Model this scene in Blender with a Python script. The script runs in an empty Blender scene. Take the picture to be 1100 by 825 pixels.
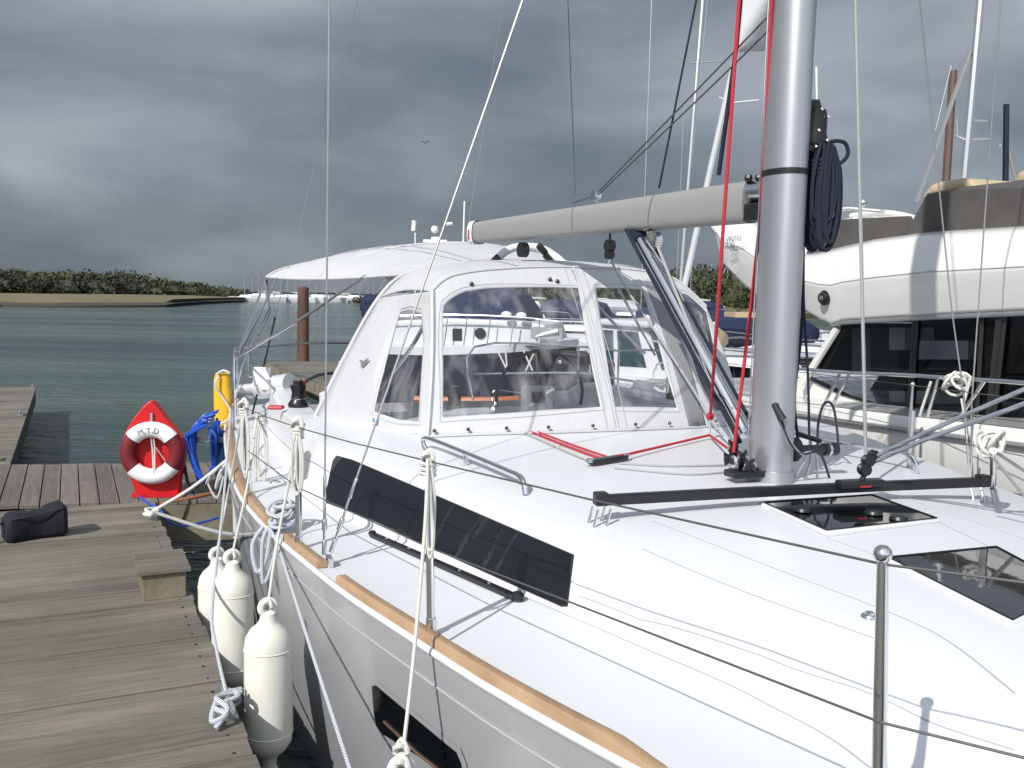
import bpy, bmesh, math, random
from mathutils import Vector, Matrix
random.seed(7)
R_ = math.radians
SC = bpy.context.scene
COL = SC.collection
V = Vector

# ------------------------------------------------------------------ camera (built where the photographer stood)
FPX = 1000.0
TH = math.atan(94.5/1000); RO = R_(1.0); EYE = 2.25
c_f = V((0, math.cos(TH), -math.sin(TH)))
_r0 = V((1, 0, 0)); _u0 = V((0, math.sin(TH), math.cos(TH)))
c_r = _r0*math.cos(RO) + _u0*math.sin(RO)
c_u = _u0*math.cos(RO) - _r0*math.sin(RO)
CAM = V((0, 0, EYE))
cam = bpy.data.cameras.new('camera')
cam.sensor_width = 36; cam.lens = 36*FPX/1100; cam.clip_start = .05; cam.clip_end = 6000
co = bpy.data.objects.new('camera', cam); COL.objects.link(co)
co.matrix_world = Matrix(((c_r.x, c_u.x, -c_f.x, 0), (c_r.y, c_u.y, -c_f.y, 0), (c_r.z, c_u.z, -c_f.z, EYE), (0, 0, 0, 1)))
SC.camera = co

# survey helpers: bearings taken from the photograph, intersected with real surfaces
def ray(x, y): return c_f + c_r*((x-550)/FPX) - c_u*((y-412.5)/FPX)
def at(x, y, Y): d = ray(x, y); return CAM + d*(Y/d.y)
def onz(x, y, z): d = ray(x, y); return CAM + d*((z-EYE)/d.z)
PH = R_(19)
BA = V((-math.sin(PH), math.cos(PH), 0))      # aft along the yacht
BP = V((math.cos(PH), math.sin(PH), 0))       # towards the yacht's far side
LC = 2.42
def B(s, l, z): return BA*s + BP*l + V((0, 0, z))
def onl(x, y, l): d = ray(x, y); return CAM + d*(l/d.dot(BP))
def ons(x, y, s): d = ray(x, y); return CAM + d*(s/d.dot(BA))

# ------------------------------------------------------------------ materials
MATS = {}
def mat(name, col, rough=.5, metal=0, var=0, vscale=8, bump=0, bscale=60, spec=.5, coat=0, var_col=None, stretch=None):
    m = bpy.data.materials.new(name); m.use_nodes = True
    nt = m.node_tree; N = nt.nodes; L = nt.links
    p = N['Principled BSDF']
    p.inputs['Base Color'].default_value = (*col, 1)
    p.inputs['Roughness'].default_value = rough
    p.inputs['Metallic'].default_value = metal
    p.inputs['Specular IOR Level'].default_value = spec
    p.inputs['Coat Weight'].default_value = coat
    tc = N.new('ShaderNodeTexCoord'); mp = N.new('ShaderNodeMapping')
    L.new(tc.outputs['Object'], mp.inputs[0])
    if stretch: mp.inputs['Scale'].default_value = stretch
    if var or var_col:
        n = N.new('ShaderNodeTexNoise'); n.inputs['Scale'].default_value = vscale; n.inputs['Detail'].default_value = 6
        n.inputs['Roughness'].default_value = .6
        L.new(mp.outputs[0], n.inputs[0])
        r = N.new('ShaderNodeValToRGB'); r.color_ramp.elements[0].position = .3; r.color_ramp.elements[1].position = .7
        c2 = var_col or tuple(c*(1-var) for c in col)
        r.color_ramp.elements[0].color = (*c2, 1); r.color_ramp.elements[1].color = (*col, 1)
        L.new(n.outputs[0], r.inputs[0]); L.new(r.outputs[0], p.inputs['Base Color'])
        mr = N.new('ShaderNodeMapRange'); mr.inputs['To Min'].default_value = min(1, rough*1.25); mr.inputs['To Max'].default_value = rough*.85
        L.new(n.outputs[0], mr.inputs[0]); L.new(mr.outputs[0], p.inputs['Roughness'])
    if bump:
        n2 = N.new('ShaderNodeTexNoise'); n2.inputs['Scale'].default_value = bscale; n2.inputs['Detail'].default_value = 4
        L.new(mp.outputs[0], n2.inputs[0])
        b = N.new('ShaderNodeBump'); b.inputs['Strength'].default_value = bump; b.inputs['Distance'].default_value = .01
        L.new(n2.outputs[0], b.inputs['Height']); L.new(b.outputs[0], p.inputs['Normal'])
    MATS[name] = m
    return m
M = MATS
mat('gelcoat', (.665, .675, .70), .32, var=.07, vscale=1.7, bump=.03, bscale=300)
mat('gelcoat_warm', (.70, .70, .68), .16, var=.05, vscale=2, coat=.5)
mat('hull_grey', (.35, .352, .37), .27, coat=.25, var=.05, vscale=1.5)
mat('hull_lower', (.035, .04, .045), .4)
mat('navy_hull', (.010, .013, .026), .15)
mat('teak', (.42, .285, .17), .65, var_col=(.30, .19, .11), vscale=14, bump=.15, bscale=90, stretch=(1, .12, 1))
mat('black_glass', (.006, .007, .008), .04, coat=.6, bump=.25, bscale=3)
mat('smoked_glass', (.012, .018, .026), .08)
mat('black_plastic', (.012, .013, .014), .38, bump=.05)
mat('black_alloy', (.012, .013, .015), .3)
mat('steel', (.72, .73, .75), .16, 1)
mat('wire', (.36, .36, .36), .45, .6)
mat('dark_wire', (.10, .10, .10), .5, .3)
mat('galv', (.5, .51, .52), .45, .8, var=.25, vscale=30)
mat('alloy', (.46, .47, .49), .38, .75, var=.06, vscale=3, stretch=(1, 1, .05))
mat('alloy_paint', (.29, .29, .285), .42, .1, var=.04, vscale=3)
mat('canvas', (.50, .505, .52), .75, var=.08, vscale=4, bump=.9, bscale=7)
mat('canvas_grey', (.085, .078, .074), .85, var=.25, vscale=5, bump=.2, bscale=60)
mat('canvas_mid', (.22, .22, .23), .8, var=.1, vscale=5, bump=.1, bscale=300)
mat('blue_canvas', (.010, .020, .065), .8, var=.3, vscale=5, bump=.1)
mat('fender', (.74, .73, .68), .42, var_col=(.62, .60, .52), vscale=3.2, bump=.05, bscale=40, stretch=(1, 1, .4))
mat('fender_eye', (.72, .72, .68), .45)
def rope_mat(name, c1, c2, sc=90):
    m = mat(name, c1, .85)
    nt = m.node_tree; N = nt.nodes; L = nt.links; p = N['Principled BSDF']
    tc = N.new('ShaderNodeTexCoord'); w = N.new('ShaderNodeTexWave'); w.inputs['Scale'].default_value = sc
    w.inputs['Distortion'].default_value = 1.5; w.bands_direction = 'DIAGONAL'
    L.new(tc.outputs['Object'], w.inputs[0])
    mx = N.new('ShaderNodeMix'); mx.data_type = 'RGBA'
    mx.inputs['A'].default_value = (*c1, 1); mx.inputs['B'].default_value = (*c2, 1)
    L.new(w.outputs['Fac'], mx.inputs['Factor']); L.new(mx.outputs['Result'], p.inputs['Base Color'])
    b = N.new('ShaderNodeBump'); b.inputs['Strength'].default_value = .5; b.inputs['Distance'].default_value = .003
    L.new(w.outputs['Fac'], b.inputs['Height']); L.new(b.outputs[0], p.inputs['Normal'])
    return m
rope_mat('rope_white', (.72, .71, .67), (.52, .51, .47))
rope_mat('rope_speck', (.66, .67, .67), (.22, .27, .34), 60)
rope_mat('rope_grey', (.42, .43, .43), (.28, .29, .29))
rope_mat('rope_steel', (.26, .29, .33), (.17, .19, .22))
rope_mat('rope_red', (.60, .03, .05), (.36, .015, .03))
rope_mat('rope_dark', (.005, .009, .022), (.012, .018, .036))
mat('red_board', (.55, .008, .012), .4, var=.1, vscale=6)
mat('buoy_red', (.17, .008, .016), .55, var=.2, vscale=8)
mat('white_plastic', (.8, .8, .8), .4, var=.03)
mat('letter', (.20, .21, .23), .6)
mat('letter_grey', (.14, .14, .14), .6)
mat('yellow', (.80, .46, .02), .5, var=.12, vscale=9)
mat('blue_hose', (.01, .07, .42), .35)
mat('dark_hose', (.012, .018, .04), .45)
mat('blue_board', (.06, .22, .42), .5)
mat('red_paint', (.45, .03, .05), .5)
mat('orange_wood', (.42, .14, .05), .5)
mat('bag', (.006, .007, .014), .8, bump=.4, bscale=25, var=.3, vscale=10)
mat('pile_wood', (.16, .085, .05), .85, var_col=(.05, .03, .025), vscale=5, bump=.5, bscale=20, stretch=(1, 1, .15))
mat('mast_wood', (.12, .075, .055), .6, var=.3)
mat('float', (.18, .17, .15), .9, var_col=(.07, .085, .05), vscale=3, bump=.4, bscale=12)
mat('side_beam', (.25, .215, .16), .85, var_col=(.09, .09, .055), vscale=3, bump=.4, bscale=25)
mat('seat_tan', (.45, .36, .24), .6)
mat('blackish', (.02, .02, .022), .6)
mat('marsh', (.17, .145, .085), .95, var_col=(.12, .105, .055), vscale=.12, bump=.5, bscale=1)
mat('mud', (.06, .058, .045), .8, var=.4, vscale=.3)
mat('groove_soft', (.40, .405, .42), .7)
mat('bark', (.09, .07, .05), .9)
mat('bright_metal', (.85, .86, .88), .3, .5)
mat('bird', (.12, .12, .12), .8)

def leaf_mat(name, c1, c2):
    m = mat(name, c1, .7, var_col=c2, vscale=.25)
    return m
leaf_mat('leaf_olive', (.062, .072, .028), (.034, .040, .018))
leaf_mat('leaf_dark', (.034, .040, .018), (.032, .027, .018))

def wood_planks(name, axis, pitch, c1, c2):
    m = bpy.data.materials.new(name); m.use_nodes = True
    nt = m.node_tree; N = nt.nodes; L = nt.links; p = N['Principled BSDF']
    tc = N.new('ShaderNodeTexCoord'); sx = N.new('ShaderNodeSeparateXYZ'); L.new(tc.outputs['Object'], sx.inputs[0])
    dv = N.new('ShaderNodeMath'); dv.operation = 'DIVIDE'; dv.inputs[1].default_value = pitch; L.new(sx.outputs[axis], dv.inputs[0])
    fl = N.new('ShaderNodeMath'); fl.operation = 'FLOOR'; L.new(dv.outputs[0], fl.inputs[0])
    wn = N.new('ShaderNodeTexWhiteNoise'); wn.noise_dimensions = '1D'; L.new(fl.outputs[0], wn.inputs['W'])
    mp = N.new('ShaderNodeMapping'); L.new(tc.outputs['Object'], mp.inputs[0])
    mp.inputs['Scale'].default_value = (.8, 9, 9) if axis == 1 else (9, .8, 9)
    ad = N.new('ShaderNodeCombineXYZ'); L.new(wn.outputs['Value'], ad.inputs[axis-1 if axis else 1])
    sc = N.new('ShaderNodeVectorMath'); sc.operation = 'SCALE'; sc.inputs['Scale'].default_value = 17; L.new(ad.outputs[0], sc.inputs[0])
    va = N.new('ShaderNodeVectorMath'); va.operation = 'ADD'; L.new(mp.outputs[0], va.inputs[0]); L.new(sc.outputs[0], va.inputs[1])
    n = N.new('ShaderNodeTexNoise'); n.inputs['Scale'].default_value = 3.2; n.inputs['Detail'].default_value = 9; n.inputs['Roughness'].default_value = .7
    L.new(va.outputs[0], n.inputs[0])
    r = N.new('ShaderNodeValToRGB'); e = r.color_ramp.elements
    e[0].position = .30; e[0].color = (*c2, 1); e[1].position = .70; e[1].color = (*c1, 1)
    L.new(n.outputs[0], r.inputs[0])
    # plank to plank tone
    mr = N.new('ShaderNodeMapRange'); mr.inputs['To Min'].default_value = .80; mr.inputs['To Max'].default_value = 1.2; L.new(wn.outputs['Value'], mr.inputs[0])
    # big damp / algae patches
    n3 = N.new('ShaderNodeTexNoise'); n3.inputs['Scale'].default_value = 1.3; n3.inputs['Detail'].default_value = 5; L.new(tc.outputs['Object'], n3.inputs[0])
    mr3 = N.new('ShaderNodeMapRange'); mr3.inputs['From Min'].default_value = .3; mr3.inputs['From Max'].default_value = .7
    mr3.inputs['To Min'].default_value = .78; mr3.inputs['To Max'].default_value = 1.12; L.new(n3.outputs[0], mr3.inputs[0])
    mm = N.new('ShaderNodeMath'); mm.operation = 'MULTIPLY'; L.new(mr.outputs[0], mm.inputs[0]); L.new(mr3.outputs[0], mm.inputs[1])
    vs = N.new('ShaderNodeVectorMath'); vs.operation = 'SCALE'; L.new(r.outputs[0], vs.inputs[0]); L.new(mm.outputs[0], vs.inputs['Scale'])
    L.new(vs.outputs[0], p.inputs['Base Color'])
    # fine anti-slip grooves along the grain + grain bump
    wv = N.new('ShaderNodeTexWave'); wv.bands_direction = 'Y' if axis == 1 else 'X'; wv.inputs['Scale'].default_value = 1/(pitch/6)/6.283*3.14
    wv.inputs['Distortion'].default_value = .4
    L.new(tc.outputs['Object'], wv.inputs[0])
    b0 = N.new('ShaderNodeBump'); b0.inputs['Strength'].default_value = .25; b0.inputs['Distance'].default_value = .004
    L.new(wv.outputs['Fac'], b0.inputs['Height'])
    b = N.new('ShaderNodeBump'); b.inputs['Strength'].default_value = .6; b.inputs['Distance'].default_value = .008
    L.new(n.outputs[0], b.inputs['Height']); L.new(b0.outputs[0], b.inputs['Normal']); L.new(b.outputs[0], p.inputs['Normal'])
    p.inputs['Roughness'].default_value = .8
    MATS[name] = m
wood_planks('planks_near', 1, .145, (.195, .176, .150), (.105, .095, .076))
wood_planks('planks_cross', 0, .145, (.175, .152, .132), (.105, .091, .078))

def vinyl():
    m = bpy.data.materials.new('clear_vinyl'); m.use_nodes = True
    nt = m.node_tree; N = nt.nodes; L = nt.links; N.remove(N['Principled BSDF'])
    out = N['Material Output']
    t = N.new('ShaderNodeBsdfTransparent'); t.inputs[0].default_value = (.86, .87, .89, 1)
    g = N.new('ShaderNodeBsdfGlossy'); g.inputs['Roughness'].default_value = .09
    d = N.new('ShaderNodeBsdfDiffuse'); d.inputs[0].default_value = (.7, .7, .72, 1)
    lw = N.new('ShaderNodeLayerWeight'); lw.inputs[0].default_value = .26
    tc = N.new('ShaderNodeTexCoord'); n = N.new('ShaderNodeTexNoise'); n.inputs['Scale'].default_value = 1; n.inputs['Detail'].default_value = 3; mpv = N.new('ShaderNodeMapping'); mpv.inputs['Scale'].default_value = (6, 6, 1.2); L.new(tc.outputs['Object'], mpv.inputs[0]); L.new(mpv.outputs[0], n.inputs[0])
    b = N.new('ShaderNodeBump'); b.inputs['Strength'].default_value = 1; b.inputs['Distance'].default_value = .06
    L.new(n.outputs[0], b.inputs['Height']); L.new(b.outputs[0], g.inputs['Normal'])
    m1 = N.new('ShaderNodeMixShader'); L.new(lw.outputs['Fresnel'], m1.inputs[0]); L.new(t.outputs[0], m1.inputs[1]); L.new(g.outputs[0], m1.inputs[2])
    m2 = N.new('ShaderNodeMixShader'); hz = N.new('ShaderNodeTexNoise'); hz.inputs['Scale'].default_value = 1; hz.inputs['Detail'].default_value = 4; mph = N.new('ShaderNodeMapping'); mph.inputs['Scale'].default_value = (9, 9, 1.0); mph.inputs['Rotation'].default_value = (.1, .35, 0); L.new(tc.outputs['Object'], mph.inputs[0]); L.new(mph.outputs[0], hz.inputs[0])
    hr = N.new('ShaderNodeMapRange'); hr.inputs['From Min'].default_value = .45; hr.inputs['From Max'].default_value = .75; hr.inputs['To Min'].default_value = .025; hr.inputs['To Max'].default_value = .24; L.new(hz.outputs[0], hr.inputs[0]); L.new(hr.outputs[0], m2.inputs[0])  # pale streaks mixed in: dirty vinyl plus painted sun glare
    L.new(m1.outputs[0], m2.inputs[1]); L.new(d.outputs[0], m2.inputs[2]); L.new(m2.outputs[0], out.inputs[0])
    MATS['clear_vinyl'] = m
vinyl()
def smoked():
    m = bpy.data.materials.new('cabin_glass'); m.use_nodes = True
    nt = m.node_tree; N = nt.nodes; L = nt.links; N.remove(N['Principled BSDF']); out = N['Material Output']
    t = N.new('ShaderNodeBsdfTransparent'); t.inputs[0].default_value = (.62, .66, .7, 1)
    g = N.new('ShaderNodeBsdfGlossy'); g.inputs['Roughness'].default_value = .03; g.inputs[0].default_value = (.8, .85, .9, 1)
    lw = N.new('ShaderNodeLayerWeight'); lw.inputs[0].default_value = .3
    m1 = N.new('ShaderNodeMixShader'); L.new(lw.outputs['Fresnel'], m1.inputs[0]); L.new(t.outputs[0], m1.inputs[1]); L.new(g.outputs[0], m1.inputs[2]); L.new(m1.outputs[0], out.inputs[0])
    MATS['cabin_glass'] = m
smoked()

def water_mat():
    m = bpy.data.materials.new('river_water'); m.use_nodes = True
    nt = m.node_tree; N = nt.nodes; L = nt.links; p = N['Principled BSDF']
    p.inputs['Base Color'].default_value = (.042, .068, .062, 1); p.inputs['Roughness'].default_value = .12; p.inputs['IOR'].default_value = 1.33
    tc = N.new('ShaderNodeTexCoord')
    def nz(sc, st, det=5):
        mp = N.new('ShaderNodeMapping'); mp.inputs['Scale'].default_value = st; mp.inputs['Rotation'].default_value = (0, 0, .25)
        L.new(tc.outputs['Object'], mp.inputs[0])
        n = N.new('ShaderNodeTexNoise'); n.inputs['Scale'].default_value = sc; n.inputs['Detail'].default_value = det
        L.new(mp.outputs[0], n.inputs[0]); return n
    a = nz(3.5, (.7, 1.5, 1), 7); c = nz(.35, (.5, 1.5, 1), 4); w = nz(.09, (.30, 1.6, 1), 6)
    ad = N.new('ShaderNodeMath'); ad.operation = 'MULTIPLY_ADD'; ad.inputs[1].default_value = 2.5
    L.new(c.outputs[0], ad.inputs[0]); L.new(a.outputs[0], ad.inputs[2])
    b = N.new('ShaderNodeBump'); b.inputs['Strength'].default_value = 1; b.inputs['Distance'].default_value = .24
    L.new(ad.outputs[0], b.inputs['Height']); L.new(b.outputs[0], p.inputs['Normal'])
    r = N.new('ShaderNodeValToRGB'); r.color_ramp.elements[0].position = .40; r.color_ramp.elements[1].position = .60
    r.color_ramp.elements[0].color = (.036, .062, .066, 1); r.color_ramp.elements[1].color = (.092, .130, .118, 1)
    L.new(w.outputs[0], r.inputs[0]); L.new(r.outputs[0], p.inputs['Base Color'])
    MATS['river_water'] = m
water_mat()

# ------------------------------------------------------------------ mesh builder
class MB:
    def __init__(s): s.v = []; s.f = []; s.sm = []
    def add(s, vs, fs, smooth=False):
        o = len(s.v); s.v += [V(p) for p in vs]; s.f += [tuple(i+o for i in f) for f in fs]; s.sm += [smooth]*len(fs); return s
    def box(s, c, sx, sy, sz, ax=None):
        ex, ey, ez = ax or (V((1, 0, 0)), V((0, 1, 0)), V((0, 0, 1))); c = V(c)
        vs = [c+ex*(i*sx/2)+ey*(j*sy/2)+ez*(k*sz/2) for k in (-1, 1) for j in (-1, 1) for i in (-1, 1)]
        return s.add(vs, [(0, 2, 3, 1), (4, 5, 7, 6), (0, 1, 5, 4), (2, 6, 7, 3), (0, 4, 6, 2), (1, 3, 7, 5)])
    def bbox(s, s0, s1, l0, l1, z0, z1):       # box in the yacht's frame
        return s.box(B((s0+s1)/2, (l0+l1)/2, (z0+z1)/2), abs(l1-l0), abs(s1-s0), abs(z1-z0), (BP, BA, V((0, 0, 1))))
    def grid(s, rows, smooth=True, cu=False, cv=False):
        n = len(rows); k = len(rows[0]); vs = [p for r in rows for p in r]; fs = []
        for i in range(n if cu else n-1):
            for j in range(k if cv else k-1):
                a = i*k+j; b = i*k+(j+1) % k; i2 = (i+1) % n
                fs.append((a, b, i2*k+(j+1) % k, i2*k+j))
        return s.add(vs, fs, smooth)
    def tube(s, pts, r, seg=8, sub=0, cap=True, flat=1.0):
        pts = [V(p) for p in pts]
        if sub: pts = spline(pts, sub)
        n = len(pts); rr = r if isinstance(r, (list, tuple)) else [r]*n
        if len(rr) != n: rr = [rr[min(len(rr)-1, int(round(i*(len(rr)-1)/max(1, n-1))))] for i in range(n)]
        rows = []; up = V((0, 0, 1)); prev = None
        for i, p in enumerate(pts):
            t = (pts[min(i+1, n-1)]-pts[max(i-1, 0)])
            if t.length < 1e-9: t = V((0, 0, 1))
            t.normalize()
            if prev is None: x = t.cross(up) if abs(t.z) < .95 else t.cross(V((1, 0, 0)))
            else: x = prev - t*prev.dot(t)
            if x.length < 1e-6: x = t.orthogonal()
            x.normalize(); y = t.cross(x); prev = x
            rows.append([p+(x*math.cos(a)+y*math.sin(a)*flat)*rr[i] for a in [2*math.pi*q/seg for q in range(seg)]])
        s.grid(rows, True, cv=True)
        if cap:
            s.add(rows[0], [tuple(range(seg))]); s.add(rows[-1], [tuple(reversed(range(seg)))])
        return s
    def lathe(s, prof, o, ax=V((0, 0, 1)), seg=20, smooth=True):
        ax = V(ax).normalized(); x = ax.orthogonal().normalized(); y = ax.cross(x); o = V(o)
        rows = [[o+ax*h+(x*math.cos(a)+y*math.sin(a))*max(r, 1e-4) for a in [2*math.pi*q/seg for q in range(seg)]] for r, h in prof]
        return s.grid(rows, smooth, cv=True)
    def slab(s, pts, off, smooth=False):       # polygon given thickness
        pts = [V(p) for p in pts]; n = len(pts); off = V(off)
        s.add(pts+[p+off for p in pts], [tuple(range(n)), tuple(reversed(range(n, 2*n)))]+[(i, i+n, (i+1) % n+n, (i+1) % n) for i in range(n)], smooth)
        return s
    def ball(s, c, r, seg=12, sx=1, sy=1, sz=1):
        rows = []
        for i in range(seg//2+1):
            t = math.pi*i/(seg//2)
            rows.append([V(c)+V((r*sx*max(math.sin(t), 1e-3)*math.cos(a), r*sy*max(math.sin(t), 1e-3)*math.sin(a), r*sz*math.cos(t))) for a in [2*math.pi*q/seg for q in range(seg)]])
        return s.grid(rows, True, cv=True)
    def torus(s, c, n, R, r, seg=40, k=12, a0=0, a1=2*math.pi, xdir=None, ry=None):
        n = V(n).normalized(); x = V(xdir).normalized() if xdir else n.orthogonal().normalized(); y = n.cross(x)
        full = abs(a1-a0-2*math.pi) < 1e-6; rows = []
        for i in range(seg if full else seg+1):
            a = a0+(a1-a0)*i/seg; d = x*math.cos(a)+y*math.sin(a)
            rows.append([V(c)+d*(R+r*math.cos(b))+n*((ry or r)*math.sin(b)) for b in [2*math.pi*q/k for q in range(k)]])
        return s.grid(rows, True, cu=full, cv=True)
    def build(s, name, material, parent=None, bevel=0, solid=0, sharp=35, loc=None, rz=0):
        me = bpy.data.meshes.new(name)
        ob = bpy.data.objects.new(name, me); COL.objects.link(ob)
        if parent is not None:
            ob.parent = parent; mi = WM[parent.name].inverted(); WM[ob.name] = WM[parent.name]
        else:
            if loc is None:
                lo = V((min(p.x for p in s.v), min(p.y for p in s.v), min(p.z for p in s.v))); hi = V((max(p.x for p in s.v), max(p.y for p in s.v), 0))
                loc = V(((lo.x+hi.x)/2, (lo.y+hi.y)/2, lo.z))
            w = Matrix.Translation(V(loc)) @ Matrix.Rotation(rz, 4, 'Z')
            ob.location = V(loc); ob.rotation_euler = (0, 0, rz); WM[ob.name] = w; mi = w.inverted()
        me.from_pydata([mi @ p for p in s.v], [], s.f); me.update()
        me.polygons.foreach_set('use_smooth', s.sm)
        bm = bmesh.new(); bm.from_mesh(me); bmesh.ops.remove_doubles(bm, verts=bm.verts, dist=1e-5)
        bmesh.ops.recalc_face_normals(bm, faces=bm.faces); bm.to_mesh(me); bm.free()
        if any(s.sm): me.set_sharp_from_angle(angle=R_(sharp))
        me.materials.append(MATS[material])
        if solid:
            md = ob.modifiers.new('solid', 'SOLIDIFY'); md.thickness = solid; md.offset = 0
        if bevel:
            md = ob.modifiers.new('bevel', 'BEVEL'); md.width = bevel; md.segments = 2; md.limit_method = 'ANGLE'
        return ob
WM = {}
def spline(p, sub):
    out = []; n = len(p)
    for i in range(n-1):
        a, b, c, d = p[max(i-1, 0)], p[i], p[i+1], p[min(i+2, n-1)]
        for k in range(sub):
            t = k/sub
            out.append(.5*((2*b)+(c-a)*t+(2*a-5*b+4*c-d)*t*t+(3*b-a-3*c+d)*t**3))
    out.append(p[-1]); return out
def tag(o, label, cat, group=None):
    o['label'] = label; o['category'] = cat
    if group: o['group'] = group
    return o
def thing(name, label, cat, loc=(0, 0, 0), rz=0, group=None):
    o = bpy.data.objects.new(name, None); COL.objects.link(o); o.location = V(loc); o.rotation_euler = (0, 0, rz)
    o.empty_display_size = .2
    WM[o.name] = Matrix.Translation(V(loc)) @ Matrix.Rotation(rz, 4, 'Z')
    return tag(o, label, cat, group)
def setting(o, kind='structure'): o['kind'] = kind; return o
def interp(x, X, Y):
    if x <= X[0]: return Y[0]
    for i in range(len(X)-1):
        if x <= X[i+1]:
            t = (x-X[i])/(X[i+1]-X[i])
            # hermite with finite difference slopes for a fair curve
            m0 = (Y[i+1]-Y[max(i-1, 0)])/(X[i+1]-X[max(i-1, 0)]); m1 = (Y[min(i+2, len(X)-1)]-Y[i])/(X[min(i+2, len(X)-1)]-X[i])
            h = X[i+1]-X[i]; t2 = t*t; t3 = t2*t
            return (2*t3-3*t2+1)*Y[i]+(t3-2*t2+t)*h*m0+(-2*t3+3*t2)*Y[i+1]+(t3-t2)*h*m1
    return Y[-1]
def lin(x, X, Y):
    if x <= X[0]: return Y[0]
    for i in range(len(X)-1):
        if x <= X[i+1]: return Y[i]+(Y[i+1]-Y[i])*(x-X[i])/(X[i+1]-X[i])
    return Y[-1]
def hit(x, y, fn, t0=.6, t1=40):               # first point of the sight line where fn(point) turns negative
    d = ray(x, y).normalized(); t = t0; step = .02
    while t < t1:
        if fn(CAM+d*t) < 0:
            a, b = t-step, t
            for _ in range(20):
                m = (a+b)/2
                if fn(CAM+d*m) < 0: b = m
                else: a = m
            return CAM+d*b
        t += step
    return CAM+d*t1

# ------------------------------------------------------------------ world, sun, exposure
SUN_AZ = R_(33); SUN_EL = R_(39)
sd = V((math.sin(SUN_AZ)*math.cos(SUN_EL), math.cos(SUN_AZ)*math.cos(SUN_EL), -math.sin(SUN_EL)))
sl_ = bpy.data.lights.new('sun', 'SUN'); sl_.energy = 3.9; sl_.angle = R_(.5); sl_.color = (1, .965, .91)
so = bpy.data.objects.new('sun', sl_); COL.objects.link(so); so.rotation_euler = sd.to_track_quat('-Z', 'Y').to_euler(); so.location = (-10, -15, 20)
def build_world():
    w = bpy.data.worlds.new('World'); SC.world = w; w.use_nodes = True
    nt = w.node_tree; N = nt.nodes; L = nt.links; bg = N['Background']
    sky = N.new('ShaderNodeTexSky'); sky.sky_type = 'NISHITA'; sky.sun_disc = False
    sky.sun_elevation = SUN_EL; sky.sun_rotation = math.pi+SUN_AZ
    tc = N.new('ShaderNodeTexCoord'); sx = N.new('ShaderNodeSeparateXYZ'); L.new(tc.outputs['Generated'], sx.inputs[0])
    def mth(op, a, b=None, c=None):
        m = N.new('ShaderNodeMath'); m.operation = op
        for i, q in enumerate((a, b, c)):
            if q is None: continue
            if isinstance(q, (int, float)): m.inputs[i].default_value = q
            else: L.new(q, m.inputs[i])
        return m.outputs[0]
    zz = mth('ADD', mth('MAXIMUM', sx.outputs[2], 0), .55)
    u = mth('DIVIDE', sx.outputs[0], zz); v = mth('DIVIDE', sx.outputs[1], zz)
    cb = N.new('ShaderNodeCombineXYZ'); L.new(u, cb.inputs[0]); L.new(v, cb.inputs[1]); L.new(mth('MULTIPLY', sx.outputs[2], 3.0), cb.inputs[2])
    n1 = N.new('ShaderNodeTexNoise'); n1.inputs['Scale'].default_value = 2.6; n1.inputs['Detail'].default_value = 7; n1.inputs['Roughness'].default_value = .5; n1.inputs['Distortion'].default_value = .35
    mp = N.new('ShaderNodeMapping'); mp.inputs['Location'].default_value = (5.1, 4.3, .4); L.new(cb.outputs[0], mp.inputs[0]); L.new(mp.outputs[0], n1.inputs[0])
    n2 = N.new('ShaderNodeTexNoise'); n2.inputs['Scale'].default_value = 1.2; n2.inputs['Detail'].default_value = 4
    mp2 = N.new('ShaderNodeMapping'); mp2.inputs['Location'].default_value = (7.3, 2.2, 0); L.new(cb.outputs[0], mp2.inputs[0]); L.new(mp2.outputs[0], n2.inputs[0])
    mixn = mth('MULTIPLY_ADD', n1.outputs[0], .52, mth('MULTIPLY', n2.outputs[0], .48))
    el = N.new('ShaderNodeMapRange'); el.inputs['From Min'].default_value = 0; el.inputs['From Max'].default_value = .38; L.new(sx.outputs[2], el.inputs[0])
    f = mth('MULTIPLY_ADD', el.outputs[0], .15, mth('SUBTRACT', mixn, .07))
    r = N.new('ShaderNodeValToRGB'); e = r.color_ramp.elements
    e[0].position = .39; e[0].color = (.118, .142, .175, 1)
    e[1].position = .67; e[1].color = (.315, .345, .385, 1)
    k = r.color_ramp.elements.new(.475); k.color = (.162, .188, .222, 1)
    k = r.color_ramp.elements.new(.56); k.color = (.222, .250, .288, 1)
    L.new(f, r.inputs[0])
    # sunlit cloud on the sun's side of the sky (behind the camera)
    back = N.new('ShaderNodeMapRange'); back.inputs['From Min'].default_value = .15; back.inputs['From Max'].default_value = -.8
    back.inputs['To Min'].default_value = 1; back.inputs['To Max'].default_value = 3.4; L.new(sx.outputs[1], back.inputs[0])
    vs = N.new('ShaderNodeVectorMath'); vs.operation = 'SCALE'; L.new(r.outputs[0], vs.inputs[0]); L.new(back.outputs[0], vs.inputs['Scale'])
    ss = N.new('ShaderNodeVectorMath'); ss.operation = 'SCALE'; L.new(sky.outputs[0], ss.inputs[0]); ss.inputs['Scale'].default_value = .08
    mx = N.new('ShaderNodeMix'); mx.data_type = 'RGBA'; mx.inputs['Factor'].default_value = .93
    L.new(ss.outputs[0], mx.inputs['A']); L.new(vs.outputs[0], mx.inputs['B'])
    L.new(mx.outputs['Result'], bg.inputs[0]); bg.inputs[1].default_value = 1.0
build_world()
SC.view_settings.view_transform = 'Standard'; SC.view_settings.look = 'None'; SC.view_settings.gamma = 1; SC.view_settings.use_curve_mapping = False
SC.view_settings.exposure = .28
SC.render.engine = 'CYCLES'
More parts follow.
